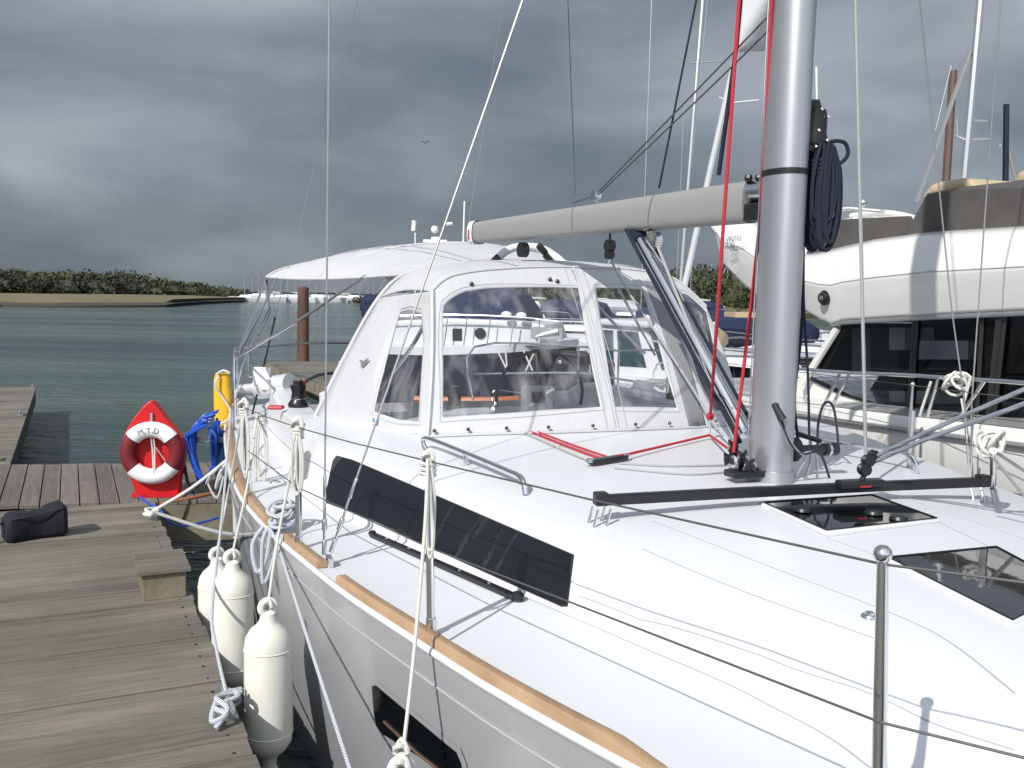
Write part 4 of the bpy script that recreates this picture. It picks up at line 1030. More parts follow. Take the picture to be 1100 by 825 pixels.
# white flag under the spreader
fl = [at(x, y, 4.9) for x, y in [(798, -40), (797, 0), (792, 57), (821, 55), (828, 0), (832, -40)]]
m = MB(); rows = []
for i in range(9):
    u = i/8; rows.append([at(793+30*u+ (1-v)*6, -45+v*(101-1.5*u), 4.9+.05*math.sin(v*5+u*3)) for v in [j/10 for j in range(11)]])
m.grid(rows, True); tag(m.build('flag', 'canvas', solid=.002), 'plain white flag hanging high between the red halyard and the mast', 'flag')

# ------------------------------------------------------------------ spray hood
def curve_at(P_, u):
    n = len(P_)-1; x = min(max(u, 0), 1)*n; i = min(int(x), n-1); t_ = x-i
    a, b, c, d = P_[max(i-1, 0)], P_[i], P_[i+1], P_[min(i+2, n)]
    return .5*((2*b)+(c-a)*t_+(2*a-5*b+4*c-d)*t_*t_+(3*b-a-3*c+d)*t_**3)
def zd(s, l): return zdeck(s, l)
def Bd(s, l, dz=0): return B(s, l, zdeck(s, l)+dz)
HF = [Bd(5.05, 1.24), Bd(4.96, 1.55), Bd(4.86, 1.95), Bd(4.83, 2.42), Bd(4.86, 2.80), Bd(4.95, 3.08), Bd(5.06, 3.30)]
HT = [B(5.45, 1.36, 2.27), B(5.50, 1.52, 2.37), B(5.55, 1.95, 2.425), B(5.57, 2.42, 2.44), B(5.55, 2.78, 2.43), B(5.50, 3.02, 2.375), B(5.43, 3.22, 2.20)]
AF = [B(6.6, .80, 1.36), B(6.62, 1.02, 1.80), B(6.66, 1.27, 2.22), B(6.70, 1.50, 2.41), B(6.74, 1.9, 2.485), B(6.76, 2.42, 2.51), B(6.74, 2.95, 2.485), B(6.70, 3.32, 2.41), B(6.66, 3.55, 2.22), B(6.62, 3.80, 1.80), B(6.6, 4.02, 1.36)]
def front(u, v):
    a, b = curve_at(HF, u), curve_at(HT, u); p = a.lerp(b, v); return p-BA*(.05*math.sin(math.pi*v))
def holes(surf, rect, hole, name_frame=None, n=6):
    """ring of canvas between the rectangle (u0,u1,v0,v1) and the window outline; plus the window itself"""
    u0, u1, v0, v1 = rect; cx = sum(h[0] for h in hole)/len(hole); cy = sum(h[1] for h in hole)/len(hole)
    angs = []
    dense = []
    for i in range(len(hole)):
        a, b = hole[i], hole[(i+1) % len(hole)]; k = 6
        for j in range(k): dense.append((a[0]+(b[0]-a[0])*j/k, a[1]+(b[1]-a[1])*j/k))
    outer = []
    for x, y in dense:
        dx, dy = x-cx, y-cy; ts = []
        if dx > 1e-9: ts.append((u1-cx)/dx)
        if dx < -1e-9: ts.append((u0-cx)/dx)
        if dy > 1e-9: ts.append((v1-cy)/dy)
        if dy < -1e-9: ts.append((v0-cy)/dy)
        k = min(ts); outer.append((cx+dx*k, cy+dy*k))
    for (c_x, c_y) in ((u0, v0), (u0, v1), (u1, v0), (u1, v1)):
        j = min(range(len(outer)), key=lambda q: (outer[q][0]-c_x)**2+(outer[q][1]-c_y)**2); outer[j] = (c_x, c_y)
    N_ = len(dense)
    fr = [[surf(dense[i][0]+(outer[i][0]-dense[i][0])*q/n, dense[i][1]+(outer[i][1]-dense[i][1])*q/n) for i in range(N_)] for q in range(n+1)]
    gl = [[surf(cx+(dense[i][0]-cx)*q/n, cy+(dense[i][1]-cy)*q/n) for i in range(N_)] for q in range(1, n+1)]
    return fr, gl, surf(cx, cy)
def unproj_uv(surf, px, py, u=.5, v=.5):        # find (u,v) on a surface seen at a bearing
    def e(u, v):
        p = surf(u, v)-CAM; f = p.dot(c_f); return 550+FPX*p.dot(c_r)/f-px, 412.5-FPX*p.dot(c_u)/f-py
    for _ in range(25):
        a = e(u, v); h = 1e-4; b = e(u+h, v); c = e(u, v+h)
        j11, j21 = (b[0]-a[0])/h, (b[1]-a[1])/h; j12, j22 = (c[0]-a[0])/h, (c[1]-a[1])/h; dt = j11*j22-j12*j21
        if abs(dt) < 1e-9: break
        du = (-a[0]*j22+a[1]*j12)/dt; dv = (-a[1]*j11+a[0]*j21)/dt
        u += max(-.2, min(.2, du)); v += max(-.2, min(.2, dv)); u = min(max(u, -.02), 1.02); v = min(max(v, 0), 1)
    return u, v
canvasM = MB(); winM = []; hems = []
wA = [(476, 449), (476, 420), (476, 380), (476, 340), (477, 328), (486, 320), (500, 313), (525, 309.5), (560, 308.5), (590, 308.5), (621, 309), (628, 350), (636, 395), (645, 437), (600, 440), (540, 444)]
wB = [(661, 437), (654, 400), (646, 350), (640, 309), (665, 309.5), (690, 311), (702, 350), (714, 395), (727, 438), (690, 437)]
hood = MB()
uA = [unproj_uv(front, *p, .3, .5) for p in wA]; uB = [unproj_uv(front, *p, .5, .5) for p in wB]
um = unproj_uv(front, 642, 370, .5, .5)[0]
ub = max(u for u, v in uB)+.02
panels = []
def do_panel(surf, rect, hole):
    fr, gl, c0 = holes(surf, rect, hole); canvasM.grid(fr, True, cv=True)
    q_ = [gl[-1][i].lerp(fr[-1][i], min(.9, .03/max(.031, (fr[-1][i]-gl[-1][i]).length))) for i in range(len(gl[-1]))]; hems.append(q_+[q_[0]])
    m = MB(); m.grid(gl, True, cv=True); N_ = len(gl[0]); m.add([c0]+gl[0], [(0, i+1, (i+1) % N_+1) for i in range(N_)], True); winM.append(m)
do_panel(front, (0, um, 0, 1), uA); do_panel(front, (um, ub, 0, 1), uB)
wD = [(768, 441), (752, 410), (738, 370), (722, 318), (738, 316), (751, 322), (758, 335), (765, 365), (773, 400), (788, 442)]
uD = [unproj_uv(front, *p, .8, .5) for p in wD]; uc = min(u for u, v in uD)-.02
greyM = MB(); greyM.grid([[front(ub+(uc-ub)*i/12, j/8*.93) for j in range(9)] for i in range(13)], True); canvasM.grid([[front(ub+(uc-ub)*i/12, .93+.07*j/2) for j in range(3)] for i in range(13)], True)  # panel toned darker than the hood: boom shade put into its grey
do_panel(front, (uc, 1, 0, 1), [(min(u, .985), min(v, .93)) for u, v in uD])
# roof between the front top edge and the aft hoop
aft_top = AF[2:9]
HTx = HT
def roof(u, v):
    a = curve_at(HTx, u); b = curve_at(aft_top, u); p = a.lerp(b, v); return p+ZU*(.03*math.sin(math.pi*v))
canvasM.grid([[roof(i/40, j/10) for j in range(11)] for i in range(41)], True)
# side panels
def side_surf(sg):
    if sg == 0: ft, at_ = [HF[0], HT[0]], [AF[0], AF[1], AF[2]]
    else: ft, at_ = [HF[-1], HT[-1]], [AF[-1], AF[-2], AF[-3]]
    def f(u, v):
        a = ft[0].lerp(ft[1], v); b = curve_at(at_, v); p = a.lerp(b, u)
        return p-(BP if sg == 0 else -BP)*(.05*math.sin(math.pi*u)*math.sin(math.pi*min(1, v+.1)))+ZU*(.0)
    return f
s0 = side_surf(0); s1 = side_surf(1)
wC = [(458, 457), (458, 400), (459, 365), (452, 337), (440, 333), (430, 335), (420, 370), (412, 400), (402, 442), (428, 455)]
uC = [unproj_uv(s0, *p, .3, .5) for p in wC]; uC = [(min(max(u, .06), .9), min(max(v, .10), .90)) for u, v in uC]
do_panel(s0, (0, 1, 0, 1), uC)
do_panel(s1, (0, 1, 0, 1), [(.12, .14), (.12, .5), (.12, .86), (.5, .86), (.84, .80), (.86, .5), (.86, .2), (.5, .14)])
hoodo = canvasM.build('spray_hood', 'canvas', Y, sharp=50)
hoodo.modifiers.new('solid', 'SOLIDIFY').thickness = .006
go = greyM.build('hood_panel', 'canvas_mid', hoodo, solid=.006); go['label'] = 'grey panel of the hood front, boom shade put into its colour'
for w_m in winM: w_m.build('hood_window', 'clear_vinyl', hoodo)
# seams and piping
for q_ in hems:
    m = MB(); m.tube(q_, .004, 5); m.build('stitched_hem', 'groove_soft', hoodo)
def seam(pts, r=.006, material='canvas', name='piping', par=None): m = MB(); m.tube(pts, r, 6); return m.build(name, material, par or hoodo)
seam([curve_at(HTx, i/40)+ZU*.004 for i in range(41)], .009)
seam([curve_at(AF, i/60) for i in range(61)], .016)
seam([front(um, i/10)-BA*.006 for i in range(11)], .006)
for du in (-.022, .022): seam([front(um+du, i/10)-BA*.002 for i in range(11)], .0025, 'groove')
seam([front(0.0, i/10)-BA*.004 for i in range(11)], .016)
seam([HF[0].lerp(HF[0], 0)]+[curve_at(HF, i/40)+ZU*.008-BA*.004 for i in range(41)], .007)
seam([s0(i/12, .0) for i in range(13)], .008)
# hood hoop seen through the side window and fasteners along the base
hoop = [B(5.9, .98, 1.38), s0(.25, .45)+BP*.03, s0(.06, .93)+BP*.03]
m = MB(); m.tube([B(6.35, 1.0, 1.36), s0(.28, .5)+BP*.04, HT[0]+BP*.05-ZU*.02], .0125, 8, sub=4); m.tube([B(6.35, 3.84, 1.36), s1(.28, .5)-BP*.04, HT[-1]-BP*.05-ZU*.02], .0125, 8, sub=4)
m.build('hood_frame', 'steel', hoodo)
m = MB()
for i in range(11):
    p = curve_at(HF, .03+.94*i/10)+ZU*.04-BA*.012; m.ball(p, .011, 8)
for px, py in ((506, 305), (590, 300), (598, 302)):
    u, v = unproj_uv(front, px, py, .3, .9); m.ball(front(u, v)-BA*.012, .014, 8)
m.build('fastener', 'black_plastic', hoodo)
p = unproj_uv(s0, 405, 455, .5, .1); c0 = s0(*p)
m = MB(); a = s0(p[0]-.02, p[1]+.0)-BP*.02; b = s0(p[0]+.02, p[1])-BP*.02; m.slab([a, b, b+ZU*.045, a+ZU*.045], BP*.002); m.build('maker_label', 'white_plastic', hoodo)
m = MB(); c_ = (a+b)/2+ZU*.022-BP*.003; e_x = (b-a).normalized(); m.slab([c_-e_x*.014-ZU*.012, c_+e_x*.014-ZU*.012, c_+e_x*.014+ZU*.012, c_-e_x*.014+ZU*.012], BP*.001); m.build('label_print', 'blue_board', hoodo)
# folded strap emblem on the side
c_ = s0(*unproj_uv(s0, 394, 389, .7, .6))-BP*.02
m = MB(); m.tube([c_-e_x*.06+ZU*.02, c_+ZU*.0, c_+e_x*.05+ZU*.01, c_+e_x*.02-ZU*.03, c_-e_x*.03], .008, 6, sub=3); m.build('side_strap', 'galv', hoodo)

# ------------------------------------------------------------------ bimini and its frame
front_e = [p+BA*.05-ZU*.015 for p in AF[3:8]]
mid_e = [B(8.5, 1.06, 2.37), B(8.5, 1.25, 2.52), B(8.5, 1.8, 2.68), B(8.5, 2.42, 2.74), B(8.5, 3.05, 2.68), B(8.5, 3.6, 2.52), B(8.5, 3.8, 2.36)]
aft_e = [B(9.9, .72, 2.40), B(9.95, .92, 2.50), B(10.05, 1.5, 2.62), B(10.1, 2.42, 2.67), B(10.05, 3.35, 2.62), B(9.95, 3.92, 2.50), B(9.9, 4.12, 2.40)]
def bim(u, v):
    a, b, c = curve_at(front_e, u), curve_at(mid_e, u), curve_at(aft_e, u); return a*((1-v)*(1-2*v))+b*(4*v*(1-v))+c*(v*(2*v-1))
m = MB(); m.grid([[bim(i/36, j/20)+ZU*(.006*math.sin(j*1.7+i*.5)) for j in range(21)] for i in range(37)], True)
bimo = m.build('bimini', 'canvas', Y); bimo.modifiers.new('solid', 'SOLIDIFY').thickness = .008
for v in (0, .5, 1): seam([bim(i/36, v) for i in range(37)], .012, par=bimo)
for u in (0, 1): seam([bim(u, j/12) for j in range(13)], .01, par=bimo)
for u_ in (.34, .66): seam([bim(u_, j/12)+ZU*.010 for j in range(13)], .0035, 'groove_soft', 'stitched_seam', bimo)
seam([roof(.34, j/10)+ZU*.006 for j in range(11)], .0035, 'groove_soft', 'stitched_seam'); seam([roof(.68, j/10)+ZU*.006 for j in range(11)], .0035, 'groove_soft', 'stitched_seam')
seam([bim(.3, j/12)+ZU*.012 for j in range(13)], .004, 'canvas', par=bimo)
m = MB(); m.ball(at(419, 297, 7.6), .04, 10); m.build('nav_light', 'white_plastic', bimo)
pr = B(8.9, lt(8.9)+.1, 1.66)
def bimleg(sg, p, q): return [p, p.lerp(q, .5)+V((0, 0, -.02)), q] if sg == 0 else [B(S_(x), 2*LC-L_of(x), x.z) for x in (p, p.lerp(q, .5), q)]
legs = [(B(8.7, lt(8.7)+.1, 1.68), aft_e[0]), (B(8.75, lt(8.75)+.1, 1.68), bim(0, .86)), (B(8.5, lt(8.5)+.1, 1.68), B(7.5, 1.32, 2.39))]
for sg in (0, 1): tubes('bimini_frame', [(bimleg(sg, p, q), .0125) for p, q in legs], 'steel', bimo)
m = MB(); m.tube([aft_e[0]-ZU*.02, at(289, 335, 9.6), at(277, 360, 9.4)], .02, 6); m.build('rolled_strap', 'canvas_mid', bimo)
# mainsheet arch hump in the canopy with its straps
m = MB(); rows = []
hA = at(518, 289, 7.0); hB = at(632, 289, 7.0); top1 = at(552, 263, 7.2); top2 = at(575, 266, 7.2)
arch_pts = [at(525, 289, 7.05), at(536, 276, 7.1), at(552, 266, 7.15), at(578, 266, 7.15), at(597, 276, 7.1), at(612, 290, 7.05)]
m.tube(arch_pts, .03, 10, sub=4)
m.build('mainsheet_arch', 'gelcoat', Y)
m = MB()
m.grid([[at(545+(x-545)*1, y, 7.22+.3*k) for x, y in ((536, 280), (552, 268), (578, 268), (605, 290))] for k in (0, .5)], True); m.build('arch_cover', 'canvas_mid', Y, solid=.01)
m = MB()
for a_, b_ in (((524, 286), (535, 276)), ((579, 264), (586, 272)), ((586, 274), (597, 287))):
    m.tube([at(a_[0], a_[1], 6.9), at(b_[0], b_[1], 6.95)], .026, 8)
m.ball(at(560, 266, 6.95), .035, 10); m.build('sheet_strap', 'black_plastic', Y)
tubes('control_line', [([at(655, 268, 6.0), at(664, 296, 5.9), at(720, 380, 5.6), at(772, 462, 5.3)], .007), ([at(694, 258, 5.0), at(728, 310, 4.9), at(780, 420, 4.6)], .004)], 'rope_grey', Y, 8, 3)

# ------------------------------------------------------------------ cockpit gear
def winch(p, k=1.0):
    m = MB(); m.lathe([(.06*k, 0), (.062*k, .02*k), (.045*k, .045*k), (.038*k, .09*k), (.048*k, .125*k), (.048*k, .135*k), (.03*k, .14*k), (.028*k, .165*k), (0, .168*k)], p, seg=24)
    w_ = m.build('winch', 'black_alloy', Y); m = MB(); m.lathe([(0, .172*k), (.02*k, .172*k), (.03*k, .166*k)], p, seg=18); m.lathe([(.0465*k, .048*k), (.047*k, .052*k), (.0405*k, .056*k)], p, seg=20); m.build('winch_cap', 'steel', w_); return w_
cz = zsh(7.0)+.30
winch(B(7.35, lt(7.35)+.53, cz), 1.25); winch(B(7.35, 2*LC-lt(7.35)-.53, cz), 1.25)
wv = at(296, 470, 6.95); wv.z = cz; 
m = MB(); m.box(wv+V((.0, .02, .02)), .12, .08, .03); m.build('rope_bag', 'red_paint', Y, bevel=.02)
m = MB(); m.tube([wv+V((.09, .25, .02)), wv+V((.09, .25, .20))], .018, 8); m.tube([wv+V((.15, .28, .02)), wv+V((.15, .28, .20))], .018, 8); m.build('winch_handle', 'red_paint', Y)
# winches and steering wheel seen through the front windows
wq = at(488, 445, 6.6); winch(V((wq.x, wq.y, 1.40)), 1.2)
def wheel(c, R):
    ax = (BA+ZU*.12).normalized(); m = MB(); m.torus(c, ax, R, .016, 48, 8); w_ = m.build('steering_wheel', 'black_plastic', Y)
    m = MB(); u1 = ax.orthogonal().normalized(); u2 = ax.cross(u1)
    for k in range(5):
        a = 2*math.pi*k/5+.3; m.tube([c, c+(u1*math.cos(a)+u2*math.sin(a))*R], .007, 6)
    m.ball(c, .04, 10); m.build('wheel_spokes', 'steel', w_)
    m = MB(); m.lathe([(.10, 0), (.09, .5), (.12, .62), (.12, .7), (.05, .73), (0, .73)], V((c.x, c.y, .60))-BA*.1, seg=16); m.build('pedestal', 'gelcoat', w_)
wheel(at(355, 447, 8.9), .42)
wheel(at(580, 425, 8.5), .42)
m = MB(); c_ = at(578, 428, 8.2); m.box(c_, .30, .16, .22); m.build('instrument_pod', 'gelcoat', Y, bevel=.03)
m = MB(); m.box(c_+V((0, -.085, .02)), .12, .012, .09); m.build('instrument_screen', 'black_glass', Y)
m = MB(); tb0 = B(8.1, LC, .75); m.box(tb0+ZU*.3, .18, .9, .04, (BP, BA, ZU)); m.box(tb0+ZU*.1, .1, .5, .36, (BP, BA, ZU)); m.build('cockpit_table', 'teak', Y, bevel=.01)
# silver cylinder on the stern rail
ca, cb_ = at(262, 417.5, 9.0), at(312, 413, 8.7)
gt = thing('rail_barbecue', 'shiny silver barrel with a white bracket clamped on the stern rail under the canopy', 'barbecue', (ca+cb_)/2, 0)
dcyl = (cb_-ca).normalized()
m = MB(); m.tube([ca, ca.lerp(cb_, .45)], .045, 16); m.tube([ca.lerp(cb_, .35)-ZU*.01, cb_], .105, 20); m.build('barrel', 'bright_metal', gt)
m = MB(); m.lathe([(0, -.01), (.13, -.01), (.13, .012), (0, .012)], ca, dcyl, seg=20); m.build('end_disc', 'steel', gt)
m = MB(); m.box(at(282, 404, 8.8), .17, .08, .17); m.box(at(288, 413, 8.75), .12, .09, .10); m.build('bracket', 'white_plastic', gt, bevel=.012)
m = MB(); m.tube([at(300, 424, 8.7), at(308, 423, 8.7)], .03, 8); m.build('foot', 'blackish', gt)
# yellow rescue float in its cover on the quarter, ensign pole and danbuoy staff
yt = thing('rescue_float', 'long yellow rescue float pouch lashed upright to the stern rail', 'rescue float', at(240, 466, 8.4), 0)
m = MB(); rows = []
for i in range(13):
    u = i/12; y = 401+66*u; x = 238.5+2*u; w = (8.5+1.2*math.sin(u*3))*(.75 if i in (0, 12) else 1)*8.4/FPX
    c_ = at(x, y, 8.4); rows.append([c_+V((w*math.copysign(abs(math.cos(a))**.7, math.cos(a)), .05*math.sin(a), .004*math.sin(i*3+a*2))) for a in [2*math.pi*q/16 for q in range(16)]])
m.grid(rows, True, cv=True); m.add(rows[0], [tuple(range(16))]); m.add(rows[-1], [tuple(range(16))]); m.build('pouch', 'yellow', yt)
m = MB(); m.tube([at(235, 404, 8.33), at(231, 414, 8.3), at(238, 425, 8.33), at(247, 440, 8.33), at(246, 450, 8.32), at(236, 456, 8.32), at(233, 462, 8.32), at(243, 476, 8.35)], .010, 6, sub=4); m.tube([at(233, 402, 8.33), at(240, 398, 8.33), at(247, 401, 8.33)], .012, 6, sub=3); m.build('lashing', 'rope_white', yt)
st_ = thing('staff', 'thin dark flag staff leaning on the stern rail beside the canopy strut', 'pole', at(272, 440, 8.8), 0)
m = MB(); m.tube([at(271, 445, 8.8), at(295, 343, 8.8)], .010, 8); m.build('pole', 'blackish', st_); m = MB(); m.ball(at(295, 342, 8.8), .015, 8); m.build('tip', 'black_plastic', st_)
tubes('stern_strut', [([at(247, 470, 8.2), at(258, 400, 8.6), at(290, 330, 9.3)], .012)], 'steel', Y)

# ------------------------------------------------------------------ fenders
def fender(name_label, x, ytop, Yd, Lf=.56, r=.100, rope_to=None, tilt=0, hdz=0):
    top = at(x, ytop, Yd); f = thing('fender', name_label, 'fender', top-ZU*Lf, 0, 'white fenders along the hull')
    o = top-ZU*Lf
    m = MB(); m.lathe([(.0, -.075), (.028, -.07), (.034, -.02), (.050, -.002), (.074, .018), (.093, .05), (r, .09), (r*1.01, Lf*.5), (r, Lf-.09), (.093, Lf-.05), (.074, Lf-.018), (.050, Lf+.002), (.036, Lf+.02), (.030, Lf+.05), (0, Lf+.055)], o, seg=32)
    m.build('body', 'fender', f)
    for z in (Lf-.10, .095): m = MB(); m.torus(o+ZU*z, ZU, r*1.0, .003, 32, 6); m.build('moulded_ring', 'fender', f)
    m = MB(); m.torus(o+ZU*(Lf+.075), V((.5, -1, 0)), .030, .015, 20, 10); m.build('eye', 'fender_eye', f); m = MB(); m.torus(o-ZU*.085, V((.5, -1, 0)), .026, .013, 20, 10); m.build('eye', 'fender_eye', f)
    return f, o+ZU*(Lf+.085)
f1, e1_ = fender('white fender mostly hidden behind another, leftmost beside the pontoon', 233, 610, 4.95)
f2, e2_ = fender('white fender between pontoon and hull, right behind the nearest hanging one', 249.5, 615, 4.42)
f3, e3_ = fender('large near white fender hanging whole in view beside the pontoon edge', 288, 671, 3.8)
f4, e4_ = fender('white fender at the bottom edge under the dark hull window', 431, 852, 2.6)
def rope(label, pts, r, material='rope_white', sub=4, cat='rope', group=None, name='rope', extra=()):
    m = MB(); m.tube(pts, r, 7, sub=sub)
    for pp, rr in extra: m.tube(pp, rr, 7, sub=5)
    return tag(m.build(name, material), label, cat, group)
def knot(c, r=.02): return ([c+V((r, 0, 0)), c+V((0, -r, r)), c+V((-r, 0, 0)), c+V((0, r, -r)), c+V((r, -r, 0)), c+V((0, 0, r*1.4)), c+V((-r, r*.6, -r))], r*.42)
T1, T2, T3, T4 = tops
rope('white fender line running from the leftmost fender up to the aft stanchion', [e1_, at(243, 540, 5.6), T4], .0065, group='fender lines', name='fender_line', extra=[knot(e1_), knot(T4, .028)])
rope('white fender line from the partly hidden fender up to the stanchion with the hanging tails', [e2_, at(266, 520, 5.2), at(273, 470, 5.5), at(276, 444, 5.7)], .0065, group='fender lines', name='fender_line', extra=[knot(e2_)])
rope('white fender line from the large near fender up to the middle stanchion', [e3_, at(300, 570, 4.2), at(318, 480, 4.25), T3], .0065, group='fender lines', name='fender_line', extra=[knot(e3_), knot(T3, .026)])
rope('white line hanging from the nearest side stanchion down to the bottom fender', [e4_, at(445, 700, 2.72), at(457, 560, 2.85), T2+V((0, -.02, 0))], .006, group='fender lines', name='fender_line', extra=[knot(e4_, .024), knot(e4_+ZU*.05, .02), knot(T2, .018)])
def tails(label, c, n, drop, spread, base):
    m = MB()
    for i in range(n):
        w = spread*random.uniform(.4, 1); d = drop*random.uniform(.75, 1.05); ox = random.uniform(-.02, .02)
        m.tube([c+V((ox, -.015, 0)), c+V((ox+w*.6, -.03, -d*.4)), c+V((ox+w*.5, -.03, -d*.9)), c+V((ox, -.02, -d)), c+V((ox-w*.4, -.02, -d*.8)), c+V((ox-w*.3, -.03, -d*.3)), c+V((ox, -.01, 0))], .0055, 6, sub=5)
    for k in range(3): m.torus(c-ZU*(.02+.016*k), V((.1, .1, 1)), .022, .007, 14, 6)
    tag(m.build('line_tails', 'rope_white'), label, 'rope', 'spare rope tails on the stanchions')
tails('loose white rope tails tied to the foremost side stanchion with a fender line', T2, 2, .33, .035, 0)
tails('loose white rope tails tied to the middle stanchion by the cabin', T3, 3, .36, .05, 0)
tails('loose white rope tails tied to the aft stanchion by the yellow pouch', T4, 3, .45, .07, 0)
tails('bundle of looped white rope tails on the lifeline between two aft stanchions', at(280, 448, 5.7), 4, .45, .10, 0)
# mooring lines
m1a = dcl[1]+ZU*.06; st_c = at(249, 490, 7.0)
rope('thick white mooring line from the far pontoon cleat up to the yacht quarter', [m1a, m1a.lerp(st_c, .5)-ZU*.03, st_c], .014, 'rope_white', cat='mooring line', name='mooring_line', group='mooring lines of the big yacht',
     extra=[([st_c, at(240, 505, 6.95), at(232, 525, 6.9), at(236, 508, 6.9), st_c], .010), ([at(236, 500, 6.9), at(226, 512, 6.9), at(222, 520, 6.9), at(230, 505, 6.9)], .010), ([at(222, 517, 6.9), at(233, 535, 6.9), at(240, 512, 6.9)], .008)])
mc = on_deck(299, 570)
cleat(mc+ZU*.0, math.pi/2+PH, Y, 1.1)
rope('grey mooring line stretched low from the far pontoon cleat to the midship cleat', [m1a, at(235, 572, (m1a.y+mc.y)/2+.3), at(285, 572, mc.y+.1), mc+ZU*.05], .0125, 'rope_grey', cat='mooring line', name='mooring_line', group='mooring lines of the big yacht')
m = MB()
for i in range(7):
    c_ = mc+V((random.uniform(-.03, .04), random.uniform(-.05, .03), .05+.012*i)); m.torus(c_, V((random.uniform(-.4, .4), random.uniform(-.6, 0), 1)), random.uniform(.03, .06), .0095, 26, 7)
m.tube([mc+V((-.06, -.05, .03)), mc+V((-.10, -.09, -.05)), mc+V((-.07, -.12, -.17)), mc+V((-.03, -.1, -.10)), mc+V((-.02, -.06, .04))], .011, 7, sub=6)
m.tube([mc+V((-.03, -.05, .03)), mc+V((-.05, -.10, -.03)), mc+V((-.04, -.13, -.22)), mc+V((-.0, -.1, -.12)), mc+V((.02, -.06, .04))], .009, 7, sub=6)
tag(m.build('rope_pile', 'rope_speck'), 'tangle of speckled mooring rope heaped on the midship cleat', 'rope')
rope('speckled spring line running down across the hull from the midship cleat', [mc+V((-.03, -.05, .03)), at(300, 590, mc.y-.25), at(335, 700, 3.3), at(376, 826, 2.7), at(410, 930, 2.3)], .007, 'rope_speck', cat='mooring line', name='mooring_line', group='mooring lines of the big yacht')
cl0 = dcl[0]+ZU*.06
rope('thin mooring line rising from the near pontoon cleat past the fenders', [cl0, at(231, 690, 4.0), at(228, 650, 4.2), at(240, 540, 5.2), at(248, 440, 7.0)], .0075, 'rope_speck', cat='mooring line', name='mooring_line', group='mooring lines of the big yacht',
     extra=[([cl0+V((-.03, .1, 0)), cl0+V((.035, .02, .01)), cl0+V((-.035, -.06, 0)), cl0+V((.03, -.12, 0)), cl0+V((-.02, -.14, -.02)), cl0+V((-.035, 0, .015)), cl0+V((.02, .11, 0))], .011), ([cl0+V((.03, .08, 0)), cl0+V((-.04, -.02, .02)), cl0+V((.03, -.10, .01)), cl0+V((.0, -.16, -.04))], .011)])
c1 = dcl[1]+ZU*.055
rope('white rope turns wound round the far pontoon cleat', [c1+V((-.04, .08, 0)), c1+V((.04, 0, .01)), c1+V((-.04, -.06, 0)), c1+V((.04, -.09, 0)), c1+V((-.05, 0, .02)), c1+V((.03, .08, .01))], .013)
rope('white line from the walkway post up to the stern rail', [at(243, 475, 8.2), at(247, 440, 8.4), at(246, 424, 8.6)], .008)
rope('orange brown rope lying along the pontoon edge below the blue hose', [onz(172, 541, ZD+.01), onz(195, 537, ZD+.012), onz(214, 533, ZD+.012), onz(236, 528, ZD+.01)], .010, 'orange_wood')
rope('blue rope trailing off the pontoon corner under the red stand', [onz(146, 531, ZD+.01), onz(160, 541, ZD+.012), onz(172, 547, ZD+.01), at(180, 560, 6.9), at(200, 565, 7.1), at(235, 556, 7.3)], .010, 'blue_hose')

# ------------------------------------------------------------------ motor yacht on the far side
K = thing('motor_yacht', 'large white flybridge motor yacht with long dark side windows moored beyond the mast', 'motor yacht', B(4, 6.9, 0), 0)
LK = 5.25
def kp(x, y, l=LK): return onl(x, y, l)
# flybridge moulding
fly = [(762, 236.5), (800, 233), (816, 243), (838, 257), (862, 274), (880, 271), (905, 265), (940, 257), (1000, 249), (1100, 243), (1260, 236), (1420, 250), (1500, 290), (1500, 322), (1260, 326), (1100, 333), (1000, 338), (905, 344), (893, 348), (880, 342), (862, 331), (838, 324), (814, 318), (800, 307), (786, 293), (775, 280)]
outer = [kp(*p) for p in fly]
fold_y = lambda x: 279 if x < 862 else lin(x, [862, 1100, 1500], [305, 291, 285])
m = MB(); inn_ = []
n = len(outer)
far_off = BP*3.4
rows = [outer]
cen = sum(outer, V())/n
tops_ = [(762, 236.2), (800, 233), (816, 243), (838, 257), (862, 274), (880, 271), (905, 265), (940, 257), (1000, 249), (1100, 243), (1260, 236), (1420, 250), (1500, 290)]
bots_ = [(762, 237.2), (769, 258), (775, 280), (786, 293), (800, 307), (814, 318), (838, 324), (862, 331), (880, 342), (893, 348), (905, 344), (1000, 338), (1100, 333), (1260, 326), (1500, 322)]
m = MB(); rows = []; rows2 = []
xsf = sorted(set([p[0] for p in tops_]+[p[0] for p in bots_]+list(range(770, 1500, 16))))
for x_ in xsf:
    t_, b_ = lin(x_, *zip(*tops_)), lin(x_, *zip(*bots_)); r1_ = []
    cr_ = .52 if x_ > 880 else .52
    for k in range(25):
        v = k/24                                    # 0 bottom, 1 top
        if v < cr_: off = .10*(1-v/cr_)**1.25
        else: off = .13*((v-cr_)/(1-cr_))+.10*max(0, (v-.86)/.14)**2
        r1_.append(onl(x_, b_+(t_-b_)*v, LK-.06+off))
    rows.append(r1_+[r1_[-1]+BP*.12-ZU*.03, r1_[-1]+BP*.13-ZU*.2])
m.grid(rows, True); fb_ = m.build('flybridge_side', 'gelcoat_warm', K, sharp=60); fb_.modifiers.new('solid', 'SOLIDIFY').thickness = .03
m = MB(); m.slab([p+far_off for p in outer], -BP*.10); m.build('flybridge_side', 'gelcoat_warm', K, bevel=.02)
m = MB(); m.tube([onl(x_, lin(x_, *zip(*bots_))+(lin(x_, *zip(*tops_))-lin(x_, *zip(*bots_)))*.52, LK-.057) for x_ in xsf if x_ > 778], .006, 6); m.build('moulding_seam', 'groove_soft', fb_)
